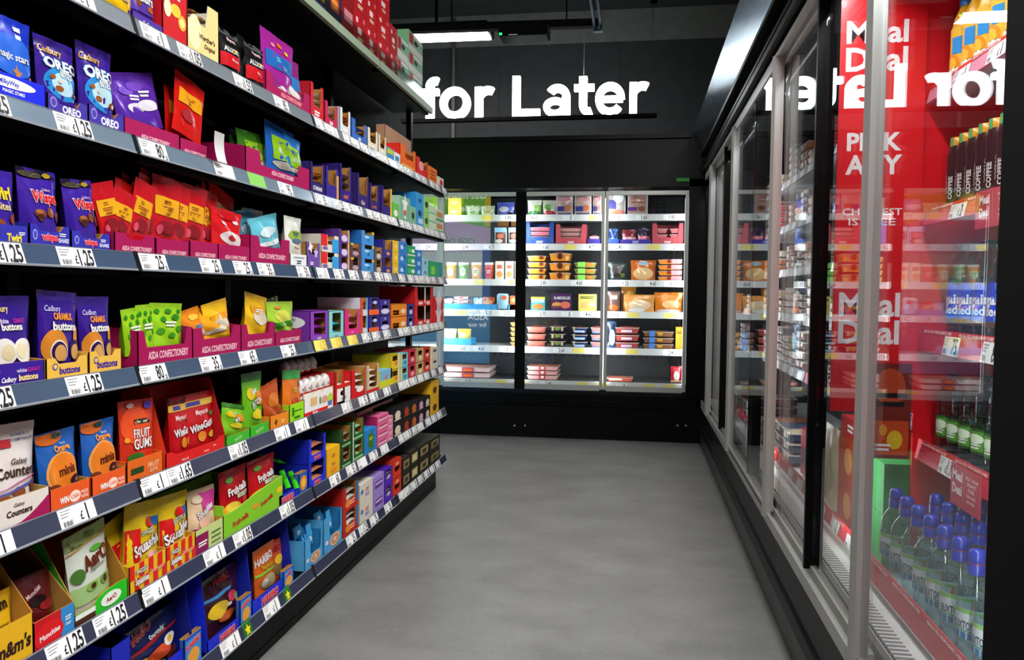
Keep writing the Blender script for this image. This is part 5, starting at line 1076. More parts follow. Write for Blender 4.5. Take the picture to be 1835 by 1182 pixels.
for (a, b, c, nm) in ((704, 721, '#e6dcc4', 'white'), (722, 735, '#b03a20', 'rust'), (736, 748, '#c06a2a', 'amber'), (749, 760, '#e0a8c8', 'rose'), (761, 771, '#d8d0b8', 'stone')):
    BOX('G', a, b, 729 - (a - 704) * .35, 2, '#1c1a1a', [E(.5, .45, .3, .3, c), RC(.15, .85, .1, .2, c)], 'black chocolate box with ' + nm + ' panel', kind='carton')
BOX('G', 772, 786, 680, 2, '#e8b41c', [E(.5, .4, .25, .2, '#5a3a10')], 'yellow and brown chocolate box, end stack', kind='carton')
# ---------- H
P('H', 246, 360, 1085, '#15205c', [T('HARIBO', .36, .86, .15, '#a01c20', w=.8, b=.06, o='#d8b8b8', ow=.05, r=8), T('Starmix', .62, .70, .12, '#dfe6f2', w=.6, r=8, b=.05), BD(lambda u: .54 + .1 * u, lambda u: .6 + .1 * u, '#a01c20'), E(.3, .3, .22, .13, '#e8c01c'), E(.6, .36, .2, .13, '#e8562a'), E(.82, .46, .13, .09, WV), E(.82, .46, .06, .05, '#f5c01c'), E(.85, .2, .14, .1, '#6a2a14'), E(.2, .1, .15, .08, '#f0ece0'), E(.55, .14, .14, .08, '#5aa03a')], 'navy Starmix sweet bag in the left blue tray, bottom shelf', t=.06, lean=8, inset=.02)
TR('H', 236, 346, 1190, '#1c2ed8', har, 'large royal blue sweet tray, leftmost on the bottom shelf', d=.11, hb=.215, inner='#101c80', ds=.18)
TR('H', 200, 236, 1150, '#1826b8', [], 'narrow royal blue carton at the left end of the bottom shelf', d=.2, hb=.2, inner='#101c80')
card = [RC(.08, .92, .1, .9, '#3a8ad8'), T('HARIBO', .5, .75, .14, '#e8282c', w=.8, b=.06, o='#f0dcdc', r=10), E(.5, .35, .34, .25, '#e8a03a')]
TR('H', 330, 362, 1135, '#2a5ac0', card, 'small blue sweet card at the front of the left blue tray', d=.015, X=X0 + .004)
P('H', 380, 442, 1012, '#3a1424', [E(.3, .3, .25, .16, '#f0c82a'), E(.7, .4, .16, .09, '#c83a5a'), E(.5, .1, .25, .08, '#d8622a'), E(.85, .3, .1, .1, '#8aa83a'), RC(0, .7, .55, .62, '#4a90d0'), T('HARIBO', .5, .85, .12, '#8a1c20', w=.8, b=.06), E(.55, .3, .06, .04, WV)], 'dark mixed sweets bag in the middle blue tray, bottom shelf', t=.055, lean=8, inset=.02)
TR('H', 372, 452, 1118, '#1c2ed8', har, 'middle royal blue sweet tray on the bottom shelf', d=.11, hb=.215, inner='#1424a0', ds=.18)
TR('H', 430, 451, 1068, '#2a5ac0', card, 'small blue sweet card at the front of the middle blue tray', d=.015, X=X0 + .004)
P('H', 458, 495, 975, '#e0641c', [T('HARIBO', .42, .72, .16, WV, w=.95, b=.06, r=4), T('Tangfastics', .5, .54, .09, '#f5e01c', w=.8, o='#a01c20'), E(.5, .18, .35, .16, '#b8a878'), E(.3, .2, .12, .09, '#e8e4d0'), RC(0, 1, .38, .44, '#8ac83a')], 'orange mixed sweets bag in the right blue tray, left', t=.05, lean=5, inset=.016)
P('H', 494, 520, 960, '#d8561c', [E(.5, .3, .3, .2, '#8a6a3a'), E(.6, .5, .3, .12, '#f0c81c'), T('HARIBO', .4, .78, .14, '#a01c20', w=.8)], 'orange mixed sweets bag in the right blue tray, right', t=.05, lean=5, tilt=5, inset=.02)
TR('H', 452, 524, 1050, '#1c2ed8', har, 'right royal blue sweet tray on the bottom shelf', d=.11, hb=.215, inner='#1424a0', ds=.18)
TR('H', 508, 526, 1018, '#2a6ad0', card, 'small blue sweet card at the front of the right blue tray', d=.015, X=X0 + .004)
for k, (a, b, yt) in enumerate(((546, 578, 958), (580, 613, 920))):
    BOX('H', a, b, yt, 1, '#4aa6de', [E(.6, .25, .28, .18, '#d8b08a'), E(.6, .25, .2, .12, '#c88a5a'), T('bon', .6, .25, .1, WV, w=.3), E(.15, .3, .08, .06, '#f0d0dc')], 'sky blue open sweet box, ' + ('left' if k == 0 else 'right') + ' of two', win=(.3, .92, .42, 1.0), inner='#2a80b8', side='#58b0e4', sitems=[E(.1, .5, .5, .5, '#e6d05a'), E(-.0, .45, .25, .2, '#7a2050')] if k == 0 else [], d=.2)
    wd, hh, yc, zz = geoL(a, b, yt, 'H', 0, 0)
    for q in range(12):
        putL(pouch(.042, .05, .02, '#3fa0e0', [E(.5, .5, .2, .2, '#d8ecf8')] if q % 3 == 0 else [], q + 5, style='pillow', wr=1, name='wrapped_sweet', lo=True), 'shiny blue wrapped sweet heaped in the ' + ('left' if k == 0 else 'right') + ' sky blue box', 'sweet', X0 - .022 - .035 * (q % 2), yc - .026 + .02 * (q % 4), zz + .015 + .026 * (q // 3), 8 * (q % 3), 10 * (q % 3 - 1), 20 * (q % 3 - 1), 'blue sweets in the ' + ('left' if k == 0 else 'right') + ' box')
BOX('H', 616, 642, 868, 2, '#c8201c', [E(.3, .3, .2, .15, '#f08a2a'), T('chew', .6, .3, .2, '#f5c8a0', w=.5), RC(.84, 1, .2, 1, '#2a70b8')], 'red sweet display box with white sticks', bars=('#d8d0c8', '#b8241c', 3), win=(.15, .8, .45, 1.0))
BOX('H', 645, 668, 862, 2, '#e6dfd2', [T('mini', .55, .6, .2, '#c85a50', w=.5), T('sweets', .55, .35, .16, '#8a6ab0', w=.6), E(.15, .6, .1, .12, '#3a80b0')], 'cream sweet carton with coloured letters', kind='carton', side='#c8b48a')
BOX('H', 669, 688, 850, 2, '#a58ad8', [RC(.15, .85, .3, .7, '#6a3a9a'), RC(.2, .8, .5, .6, '#e0d0f0')], 'lilac sweet carton', kind='carton', side='#8a6ac8')
BOX('H', 689, 703, 838, 2, '#5a2ac0', [E(.5, .5, .2, .12, '#c8b0f0')], 'violet sweet display box', bars=('#b8a8e8', '#5a2ac0', 2), win=(.2, .85, .35, .9))
BOX('H', 704, 719, 822, 2, '#e83a24', [E(.5, .75, .2, .1, '#f8a080')], 'scarlet sweet display box', bars=('#8a1a10', None, 1), win=(.2, .85, .3, .6))
for k, (a, b, c) in enumerate(((721, 735, '#9a8458'), (736, 750, '#c9b878'), (751, 769, '#a8925a'), (770, 788, '#8a7a4a'))):
    BOX('H', a, b, (818, 806, 794, 783)[k], 2, '#26221a', [RC(.14, .86, .25, .8, c), RC(.3, .7, .35, .65, '#e0d4a8' if k == 1 else '#3a3020')], ('first', 'second', 'third', 'last')[k] + ' black and gold mint box toward the end', kind='carton', side='#1a1712', top='#3a362c', d=.19)
settle_bags()
# ================= packed meat in the far chiller =================
RY = 6.66
RSURF = [z + .022 for z in RAILS]
RNAME = ['top shelf', 'second shelf', 'third shelf', 'fourth shelf', 'fifth shelf', 'bottom deck']
def gF(x0, x1, yt, r):
    Y = RY; z = RSURF[r]
    a = lineX(x0, Y, z); b = lineX(x1, Y, z); top = onY((x0 + x1) / 2, yt, Y).z
    return a, b, max(.02, top - z), z
def mtray(wd, d, h, col, meat, items=(), film=True):
    """shallow plastic tray of meat with a printed sleeve"""
    mb = MB(); w2 = wd / 2; e = .012
    mb.prism([(-w2 + e, 0), (w2 - e, 0), (w2, h * .72), (-w2, h * .72)], lambda a, b, q: (a, q, b), d, col)
    mb.box(-w2 - .003, w2 + .003, -.004, d + .004, h * .72, h * .78, '#d9d5d0')
    mb.grid(lambda u, v: ((u - .5) * wd * .94, d * .04 + v * d * .92, h * .78 + h * .22 * math.sin(u * math.pi) ** .5 * math.sin(v * math.pi) ** .5), 6, 6, meat, 0)
    decals(mb, lambda u, v, q: ((u - .5) * wd, -q - .004, v * h), wd, h, items, 1, .001)
    return mb.mesh('meat_tray', ['plastic', 'print'])
def FP(kind, x0, x1, yt, r, n, col, items, desc, meat='#b5444a', d=.2, group=None, cat='meat pack', y=RY, lift=0):
    a, b, H, z = gF(x0, x1, yt, r); w_ = b - a - .004; h = H / n
    if kind == 'tray': me = mtray(w_, d, h * .96, col, meat, items)
    elif kind == 'pouch': me = pouch(w_, h, .05, col, items, int(x0), name='food_pouch', lo=True, wr=1.6)
    elif kind == 'upright':
        mb = MB(); rr_ = .02; N = 5; w2 = w_ / 2
        pl = [(-w2, 0), (w2, 0)] + [(w2 - rr_ + rr_ * math.cos(q * math.pi / 2 / N), h - rr_ + rr_ * math.sin(q * math.pi / 2 / N)) for q in range(N + 1)] + [(-w2 + rr_ - rr_ * math.sin(q * math.pi / 2 / N), h - rr_ + rr_ * math.cos(q * math.pi / 2 / N)) for q in range(N + 1)]
        mb.prism(pl, lambda p, q, t_: (p, t_, q), .035, col)
        mb.grid(lambda u, v: ((u - .5) * w_ * .86, -.012 * math.sin(u * math.pi) * math.sin(v * math.pi) - .001, h * (.08 + .84 * v)), 6, 8, meat, 2)
        decals(mb, lambda u, v, q: ((u - .5) * w_, -.014 - q, v * h), w_, h, items, 1, .001); me = mb.mesh('meat_tray', ['plastic', 'print', 'foil'])
    elif kind == 'card': me = tray(w_, d, h, col, items, hb=h * 1.0, inner=col, notch=(.72, h * .66), name='display_tray')
    elif kind == 'low': me = tray(w_, d, h, col, items, inner=col, name='display_tray')
    elif kind == 'box': me = carton(w_, min(d, .1), h, col, items, name='food_carton')
    elif kind == 'pot':
        mb = MB(); r1 = w_ / 2; mb.lathe([(r1 * .8, 0), (r1 * .98, h * .86), (r1 * 1.0, h * .87), (r1 * 1.0, h)], 16, 0, r1, 0, lambda j: col if j == 0 else '#f2efe8')
        decals(mb, lambda u, v, q: ((u - .5) * r1 * 1.5, r1 - math.sqrt(max(0, r1 * r1 - ((u - .5) * r1 * 1.5) ** 2)) - .002 - q, v * h), r1 * 1.5, h, items, 1, .002); me = mb.mesh('food_pot', ['plastic', 'print'])
    for i in range(n):
        pos = '' if n == 1 else (', topmost' if i == n - 1 else (', lowest' if i == 0 else (', middle' if n == 3 else ', inside pile')))
        o = link(me.name.split('.')[0], me, None, ((a + b) / 2, y + (.036 if kind == 'pouch' else 0), z + i * h + (.001 if y == RY and not lift else .0045)), (0, 0, 0))
        g_ = ('pile of ' + desc) if n > 3 and 0 < i < n - 1 else group
        tag(o, desc + ', ' + RNAME[r] + ' in far chiller' + pos, cat, g_)
mk = [E(.5, .75, .36, .1, '#e0a0a0'), RC(.08, .5, .2, .42, '#3a3a90'), E(.68, .35, .18, .14, '#d87a50'), RC(.1, .9, .02, .1, '#2a2a7a')]
# top shelf
FP('pouch', 745, 786, 352, 0, 1, '#8aa832', [E(.5, .5, .3, .2, '#e0e4c0')], 'green pouch at the hidden left end')
FP('box', 803, 827, 355, 0, 2, '#e8cf3a', [E(.5, .5, .3, .25, '#f5e890')], 'yellow food carton left of the poster reflection')
FP('pouch', 834, 858, 368, 0, 1, '#dfe9cf', [T('herb', .5, .4, .2, '#4a8a3a', w=.6)], 'white and green food pouch, left')
FP('pouch', 860, 886, 368, 0, 1, '#dfe9cf', [T('salad', .5, .4, .2, '#5a9a4a', w=.6)], 'white and green food pouch, right')
FP('pouch', 889, 921, 362, 0, 1, '#5a66c8', [E(.4, .5, .3, .2, '#e6e6f2'), E(.8, .2, .2, .1, '#3a2430')], 'blue and white crumpled food pack')
FP('pouch', 944, 970, 358, 0, 1, '#e6ead8', [E(.5, .15, .5, .2, '#2f8a4a'), RC(.5, 1, .3, .7, '#9ad06a')], 'white vegetable pouch with green base')
FP('pouch', 971, 996, 358, 0, 1, '#e6ead8', [E(.5, .15, .5, .2, '#c8404a'), E(.4, .55, .3, .2, '#8ac06a')], 'white vegetable pouch with red base')
for k, (a, b) in enumerate(((996, 1027), (1029, 1060), (1062, 1078))):
    FP('upright', a, b, 348, 0, 1, '#eae0e2', mk, ('first', 'second', 'third')[k] + ' white rounded chicken tray from the left', meat='#e8c4c0')
FP('upright', 1089, 1121, 342, 0, 1, '#e4e6ea', [RC(.05, .45, .25, .6, '#4a4a9a'), E(.6, .7, .3, .2, '#eef2f5'), E(.5, .12, .4, .1, '#e08a70')], 'clear topped white meat tray beside the door frame', meat='#dfd6d2')
FP('upright', 1124, 1161, 342, 0, 1, '#e8dad8', [E(.32, .84, .16, .05, '#c08070'), E(.68, .84, .16, .05, '#c08070'), E(.32, .68, .16, .05, '#c08070'), E(.68, .68, .16, .05, '#c08070'), E(.32, .52, .16, .05, '#c08070'), E(.68, .52, .16, .05, '#c08070'), RC(.02, .45, .18, .32, '#6a2a9a'), E(.7, .26, .16, .1, '#8a4a2a')], 'white tray of round sausages', meat='#e0b8b0')
# second shelf
for k, (a, b) in enumerate(((886, 908), (911, 932))):
    FP('upright', a, b, 408, 1, 1, '#b8dcec', [RC(0, 1, .72, 1, '#9ccbe4'), E(.5, .5, .3, .15, '#d87a6a'), E(.4, .2, .3, .12, '#e8dcd0')], ('left', 'right')[k] + ' pale blue topped meat pack', meat='#7a4a3a')
    FP('box', a, b, 394, 1, 1, '#6a4028', [RC(0, 1, .78, 1, '#9a6a3a')], ('left', 'right')[k] + ' brown food carton behind the blue topped packs', y=RY + .12)
rp = [E(.5, .9, .35, .05, '#e6a0a8'), E(.5, .1, .1, .04, WV)]
FP('card', 941, 993, 398, 1, 1, '#2a4f9c', [T('Bacon', .5, .12, .1, WV, w=.3)], 'blue display tray of bacon packs', cat='display tray')
FP('card', 995, 1051, 402, 1, 1, '#c4505a', [T('Bacon', .5, .12, .1, WV, w=.3)], 'wide red display tray of bacon packs', cat='display tray')
FP('card', 1168, 1225, 400, 1, 1, '#c4505a', [T('Bacon', .5, .12, .1, WV, w=.3)], 'red display tray at the right end', cat='display tray')
FP('tray', 948, 986, 406, 1, 4, '#d06a7c', [], 'bacon pack inside the blue tray', meat='#c24a5c', y=RY + .014, d=.16)
FP('tray', 1003, 1043, 408, 1, 4, '#c88a86', [], 'bacon pack inside the wide red tray', meat='#b0545a', y=RY + .014, d=.16)
FP('tray', 1177, 1196, 408, 1, 3, '#c86a72', [], 'bacon pack inside the right red tray, left', meat='#b8485a', y=RY + .014, d=.16)
FP('tray', 1200, 1219, 408, 1, 3, '#c86a72', [], 'bacon pack inside the right red tray, right', meat='#b8485a', y=RY + .014, d=.16)
FP('low', 1052, 1076, 428, 1, 1, '#3c2f8c', [], 'low purple display tray left of the door frame', cat='display tray')
FP('low', 1087, 1110, 428, 1, 1, '#2c4a9c', [], 'low blue display tray right of the door frame', cat='display tray')
FP('low', 1111, 1167, 429, 1, 1, '#46369c', [T('Bacon', .5, .5, .5, '#c8c0e8', w=.2)], 'long low purple display tray', cat='display tray')
FP('tray', 1056, 1073, 420, 1, 1, '#e8a0b0', [], 'pink meat pack in the low purple tray', meat='#d8707c', y=RY + .014, d=.16)
FP('pouch', 1090, 1107, 410, 1, 1, '#1f3f80', [RC(0, 1, 0, .4, '#3f90d8')], 'navy and sky blue meat pack', lift=1)
FP('pouch', 1114, 1140, 412, 1, 1, '#7a2430', [RC(0, 1, 0, .5, '#f0b0b8')], 'dark red meat pack in the long purple tray', lift=1)
FP('pouch', 1142, 1165, 408, 1, 1, '#301a40', [RC(0, 1, 0, .5, '#e87a90')], 'plum and pink meat pack in the long purple tray', lift=1)
# third shelf
for k, (a, b, c, lc) in enumerate(((797, 817, '#e08a2a', 'orange'), (819, 839, '#5aa04a', 'green'), (842, 862, '#e89a2a', 'amber'), (866, 885, '#e8705a', 'coral'))):
    FP('pot', a, b, 470, 2, 1, c, [E(.5, .45, .35, .25, '#cfe8c8' if k < 3 else '#d83a3a'), T('soup', .5, .45, .2, WV if k == 3 else '#2a7a3a', w=.5)], lc + ' food pot with a white lid', cat='food pot', d=.08)
for k, (a, b) in enumerate(((887, 903), (905, 920), (922, 932))):
    FP('box', a, b, 468, 2, 1, '#ece0cc', [E(.5, .3, .35, .16, '#e89a5a'), RC(.2, .8, .6, .8, '#c8705a')], ('left', 'middle', 'right')[k] + ' cream food carton')
FP('tray', 945, 978, 456, 2, 4, '#e89a2c', [E(.75, .5, .12, .3, '#7a2a14')], 'orange sleeved meat tray, left pile', meat='#e8a84a')
FP('tray', 984, 1022, 450, 2, 3, '#e8922a', [E(.5, .5, .13, .34, '#5b2010'), E(.85, .3, .1, .25, '#f0c070')], 'orange sleeved tray with round seal, middle pile', meat='#c87a3a')
FP('tray', 1029, 1068, 468, 2, 3, '#8a7a3a', [RC(.15, .5, .1, .9, '#8ae05a'), E(.7, .5, .15, .3, '#c8782a')], 'green sleeved meat tray pile', meat='#8a5a2a')
FP('pouch', 1087, 1124, 470, 2, 1, '#26302e', [E(.5, .5, .35, .3, '#1c1410'), E(.8, .3, .12, .12, '#5a6a2a')], 'dark food pack behind the glass glare')
FP('pouch', 1129, 1176, 466, 2, 1, '#c8681c', [E(.5, .35, .42, .3, '#f0c48a'), E(.5, .85, .2, .1, '#a8d0e0')], 'orange poultry pouch')
FP('tray', 1179, 1222, 463, 2, 4, '#e88a2a', [RC(.55, 1, .1, .9, '#d89aa0'), E(.45, .5, .08, .35, '#8a2a14')], 'orange and pink sleeved tray pile', meat='#e0a0a0')
# fourth shelf
FP('low', 792, 930, 545, 3, 1, '#3f98d0', [], 'long sky blue display tray', cat='display tray')
FP('tray', 794, 811, 534, 3, 2, '#d8b0b8', [], 'pink meat tray at the left', meat='#e8c0c4', y=RY + .014, d=.16)
FP('tray', 812, 839, 531, 3, 4, '#e8c8cc', [E(.5, .5, .2, .2, '#b8404a')], 'white and pink sausage pack', meat='#e0a8a0', y=RY + .014, d=.16)
FP('pouch', 846, 864, 534, 3, 1, '#9cd0ec', [E(.5, .5, .3, .2, WV)], 'pale blue food pack in the long blue tray', lift=1)
FP('pouch', 864, 886, 533, 3, 1, '#d8622a', [E(.5, .6, .3, .2, '#e8a06a')], 'orange food pack in the long blue tray', lift=1)
FP('upright', 890, 911, 526, 3, 1, '#b8d8ec', [E(.65, .75, .25, .12, '#c8582a')], 'pale blue food card with orange picture', meat='#9cc8e4')
FP('box', 913, 932, 530, 3, 1, '#b8643a', [E(.5, .7, .4, .15, '#e09a6a')], 'brown burger carton at the left door edge')
FP('box', 951, 977, 532, 3, 1, '#3aa0a8', [T('RUSTLERS', .5, .72, .2, '#f0ead8', w=.9, b=.04), E(.5, .3, .4, .2, '#c87a3a'), RC(0, 1, .85, 1, '#c8c83a')], 'teal burger carton')
FP('box', 987, 1024, 526, 3, 1, '#4a2458', [T('FLAMEGRILLED', .55, .75, .16, WV, w=.8), E(.3, .35, .25, .16, '#d89a4a'), E(.7, .35, .25, .2, '#e0705a'), E(.3, .25, .25, .06, '#7a3a1a')], 'purple burger carton')
FP('box', 1036, 1069, 527, 3, 1, '#e8d46a', [T('VEGETARIAN', .5, .8, .14, '#2a3a1a', w=.8), E(.4, .35, .3, .2, '#e8b06a'), E(.8, .4, .2, .1, '#f0e8b0')], 'yellow burger carton')
FP('pouch', 1087, 1111, 522, 3, 1, '#6a4a44', [RC(.2, .8, .6, .8, '#a8989a'), E(.5, .2, .4, .15, '#d8662a')], 'brown meat pouch right of the door frame')
FP('pouch', 1112, 1140, 512, 3, 1, '#a86a1c', [E(.6, .6, .3, .2, '#c89a3a')], 'gold film meat pouch standing tall', y=RY + .06)
FP('pouch', 1118, 1174, 528, 3, 1, '#e8a050', [E(.5, .4, .4, .3, '#f5d8b0'), E(.4, .12, .3, .12, WV)], 'crumpled orange and clear poultry bag')
FP('pouch', 1172, 1224, 524, 3, 1, '#e8821c', [E(.6, .4, .35, .2, '#f5c48a'), E(.5, .08, .45, .08, '#e8e4e4')], 'large orange poultry bag at the right end')
# fifth shelf
FP('low', 790, 845, 606, 4, 1, '#4ab0e0', [], 'light blue display tray', cat='display tray')
FP('pouch', 793, 817, 590, 4, 1, '#c8c09a', [E(.5, .5, .3, .3, '#b8d8e8')], 'clear food tub pack, left', lift=1)
FP('pouch', 818, 843, 590, 4, 1, '#e8c81c', [E(.4, .6, .2, .15, WV)], 'yellow food tub pack, right', lift=1)
FP('tray', 914, 931, 576, 4, 5, '#b8904a', [], 'gold meat tray pile at the left door edge', meat='#c8a05a')
FP('tray', 944, 978, 583, 4, 3, '#b85a4c', [E(.5, .5, .4, .32, '#c87060')], 'oval red mince pack', meat='#a83c34')
FP('tray', 985, 1012, 582, 4, 3, '#1c1c3c', [E(.5, .5, .2, .25, '#7a8a3a'), RC(.1, .25, .2, .8, '#c8b890'), RC(.75, .9, .2, .8, '#c8b890')], 'navy sleeved steak pack', meat='#6a2a24')
FP('tray', 1024, 1052, 584, 4, 3, '#24325c', [RC(.15, .85, .1, .4, '#a8c4e0'), RC(.1, .2, .3, .9, '#c8b890')], 'dark blue sleeved steak pack', meat='#5a241e')
FP('tray', 1058, 1080, 584, 4, 3, '#5a7aa8', [E(.5, .5, .4, .3, '#c86a64')], 'pink meat pack by the door frame', meat='#c0605c')
FP('upright', 1086, 1104, 576, 4, 1, '#2a4a6c', [E(.6, .4, .3, .3, '#b8dcf0')], 'blue and white seafood card', meat='#1c2a44')
FP('tray', 1102, 1145, 584, 4, 3, '#a0443c', [RC(.25, .7, .15, .5, '#c8b8d0')], 'red meat pack with pale label', meat='#a83c34')
FP('tray', 1152, 1207, 592, 4, 3, '#7a5238', [RC(.2, .38, .05, .95, '#4a80d0'), E(.55, .5, .1, .3, '#c8922a')], 'brown meat pack with blue band', meat='#8a5a44')
FP('box', 1210, 1223, 586, 4, 1, '#e0a41c', [T('MEAT', .5, .75, .12, '#4a2a10', w=.7)], 'mustard yellow sauce carton at the right end')
# bottom deck
FP('tray', 745, 879, 655, 5, 2, '#e8c4c4', [RC(.62, .78, .0, .8, '#b84a5a'), RC(.64, .76, .1, .5, '#e8702a')], 'long pale pink poultry tray', meat='#e8b4a8', d=.3)
FP('tray', 944, 1000, 655, 5, 3, '#e0a09c', [RC(.38, .6, .1, .8, '#b03a44'), E(.5, .5, .05, .3, '#f0d0c8')], 'pink poultry tray with red label', meat='#d87a68', d=.25)
FP('tray', 1087, 1134, 676, 5, 1, '#e8563a', [RC(.1, .6, .2, .7, '#f0c0b0')], 'flat orange red meat pack', meat='#e07a60', d=.2)
FP('pouch', 1201, 1224, 657, 5, 1, '#c81c28', [E(.5, .4, .25, .3, '#f0e0e0'), RC(0, 1, 0, .14, '#d8a87a')], 'red chilled food pack at the right end')
# ================= stock in the right-hand chiller =================
def bottle_parts(t, body, cap, label=None, parts=()):
    pass
def mk_water(lab2=False):
    t = link('water_bottle', None)
    pr = [(.0, 0), (.030, .0), (.036, .006), (.0365, .03)] + [(.0355 + (.0012 if k % 2 else -.0006), .035 + .008 * k) for k in range(5)] + [(.034, .08), (.0365, .095), (.0365, .142), (.0345, .150), (.0375, .160), (.0365, .182), (.028, .202), (.017, .216), (.0145, .222), (.0145, .230)]
    mb = MB(); mb.lathe(pr, 20, 0, 0, 0, 'white', cap=False); mb.build('bottle_body', 'bottle_clear', t)
    mb = MB(); mb.lathe([(.001, .002), (.034, .004), (.0345, .19), (.026, .2), (.001, .2)], 14, 0, 0, 0, 'white', cap=False)
    mb = MB()
    mb.lathe([(.018, .218), (.0185, .236), (.0165, .240), (.0165, .243), (.0175, .246), (.0165, .262), (.012, .268), (.001, .269)], 18, 0, 0, 0, '#1c2fa8' if not lab2 else '#e8eaec', cap=False)
    mb.lathe([(.0188, .240), (.0188, .2425)], 18, 0, 0, 0, '#8a2040', cap=False)
    mb.build('bottle_cap', 'plastic', t)
    mb = MB(); r = .0372; a0, a1 = R(-178), R(-2)
    F = lambda u, v, q: ((r + q) * math.cos(a0 + (a1 - a0) * u), (r + q) * math.sin(a0 + (a1 - a0) * u), .088 + v * .062)
    mb.grid(lambda u, v: F(u, v, 0), 16, 1, '#c9d6da' if not lab2 else '#1b2f9c', 0)
    W_ = r * (a1 - a0)
    it = [RC(0, 1, .0, .22, '#2f6a9a'), BD(lambda u: .72 + .14 * math.sin(u * 3.1), lambda u: .84 + .16 * math.sin(u * 3.1), '#7fb85a'), RC(0, 1, .24, .3, '#3a9a8a'), T('BUXTON', .5, .46, .26, '#1c2a44', w=.4, b=.03), E(.9, .5, .05, .35, '#e0702a')] if not lab2 else [T("I'm", .5, .82, .2, WV, w=.3, b=.04), T('new', .5, .55, .22, WV, w=.35, b=.04), T('this', .5, .28, .22, WV, w=.35, b=.04)]
    decals(mb, F, W_, .062, it, 1, .0006); mb.build('bottle_label', ['print', 'print'], t)
    return t
wb1 = mk_water(); wb2 = mk_water(True)
def placeR(proto, used, x, y, z, rz=-90, label='', cat='', group=None):
    o = proto if not used else copy_tree(proto)
    o.location = (x, y, z); o.rotation_euler = (0, 0, R(rz)); return tag(o, label, cat, group)
zd = .402
first = True
for col_, x in enumerate((.706, .793, .880)):
    for k in range(8):
        y = 1.66 + .086 * k - .043 * (col_ % 2)
        if y > 2.34: continue
        place = ('front', 'second', 'third')[col_] + ' row from the glass, ' + ('first', 'second', 'third', 'fourth', 'fifth', 'sixth', 'seventh', 'eighth')[k] + ' from the black post'
        placeR(wb1, not first, x, y, zd, -70 + (k * 13) % 30, 'clear water bottle, ' + place, 'water bottle', 'water bottles with blue caps'); first = False
placeR(wb2, False, .725, 1.565, zd, -60, 'water bottle with white cap and navy label at the black post', 'water bottle')
placeR(wb2, True, .81, 1.53, zd, -60, 'water bottle with white cap and navy label behind its twin', 'water bottle')
# coffee bottles
def simple_bottle(name, pr, cols, capz, capc, bodycol, h, r, items, lblz, lblcol, mat='plastic', clearb=False, deg=150):
    t = link(name, None); mb = MB(); mb.lathe(pr, 18, 0, 0, 0, bodycol, cap=False); mb.build('bottle_body', 'bottle_clear' if clearb else mat, t)
    mb = MB(); mb.lathe(capz, 16, 0, 0, 0, capc, cap=False); mb.build('bottle_cap', 'plastic', t)
    mb = MB(); a0, a1 = R(-90 - deg / 2), R(-90 + deg / 2); rr_ = r + .0008; z0_, z1_ = lblz
    F = lambda u, v, q: ((rr_ + q) * math.cos(a0 + (a1 - a0) * u), (rr_ + q) * math.sin(a0 + (a1 - a0) * u), z0_ + v * (z1_ - z0_))
    mb.grid(lambda u, v: F(u, v, 0), 12, 1, lblcol, 0); decals(mb, F, rr_ * (a1 - a0), z1_ - z0_, items, 1, .0006); mb.build('bottle_label', ['print', 'print'], t)
    return t
cf = simple_bottle('coffee_bottle', [(.001, 0), (.024, 0), (.026, .006), (.026, .15), (.022, .168), (.019, .176)], None, [(.0205, .158), (.0215, .176), (.0205, .192), (.001, .193)], '#d8962a', '#351a1c', .19, .026,
                   [T('COFFEE', .56, .36, .085, '#e8dcd8', r=90, w=1.1, b=.04), T('COSTA', .3, .45, .085, '#e8dcd8', r=90, w=1.1, b=.04), E(.7, .1, .1, .06, '#7a3a30')], (.01, .15), '#3a1a20')
mb = MB(); mb.grid(lambda u, v: (.0219 * math.cos(R(-104 + 26 * u)), .0219 * math.sin(R(-104 + 26 * u)), .168 + .024 * v), 6, 2, '#4aa56a', 0); mb.build('seal_label', 'print', cf)
used = False; zc = 1.43 + .004
ORN = ['first', 'second', 'third', 'fourth', 'fifth', 'sixth', 'seventh', 'eighth', 'ninth', 'tenth', 'eleventh', 'twelfth']
for rowi, x in enumerate((.835,)):
    for k in range(11):
        y = 2.27 - .058 * k
        placeR(cf, used, x, y, zc - .02, -72, 'dark coffee bottle with amber cap, %s from the red divider panel' % ORN[k], 'coffee bottle', 'coffee bottles'); used = True
# juice bottles
jc = simple_bottle('juice_bottle', [(.001, 0), (.034, 0), (.036, .01), (.036, .13), (.03, .16), (.018, .19), (.015, .2)], None, [(.019, .192), (.0195, .212), (.018, .214), (.001, .215)], '#1f6fc0', '#f0a81c', .21, .036,
                   [E(.4, .25, .3, .22, '#f08a1c'), E(.4, .25, .2, .15, '#f8b83a'), RC(.45, .85, .45, .8, '#2f8ad0'), T('fruit', .5, .12, .12, '#5a4a30', w=.5), RC(0, 1, 0, .16, '#f2ecdc')], (.012, .135), '#f0b83a')
used = False
for k in range(8):
    y = 2.26 - .078 * k
    o = placeR(jc, used, .84, y, 1.749, -72, 'orange juice bottle with coloured cap, %s from the red divider panel' % ORN[k], 'juice bottle', 'juice bottles on the upper shelf'); used = True
    if k > 1:
        for ch in o.children:
            if ch.name.startswith('bottle_cap'):
                mb = MB(); mb.lathe([(.019, .192), (.0195, .212), (.018, .214), (.001, .215)], 16, 0, 0, 0, '#3f9a2a', cap=False)
                if k == 2: gcap = mb.mesh('bottle_cap', ['plastic'])
                ch.data = gcap
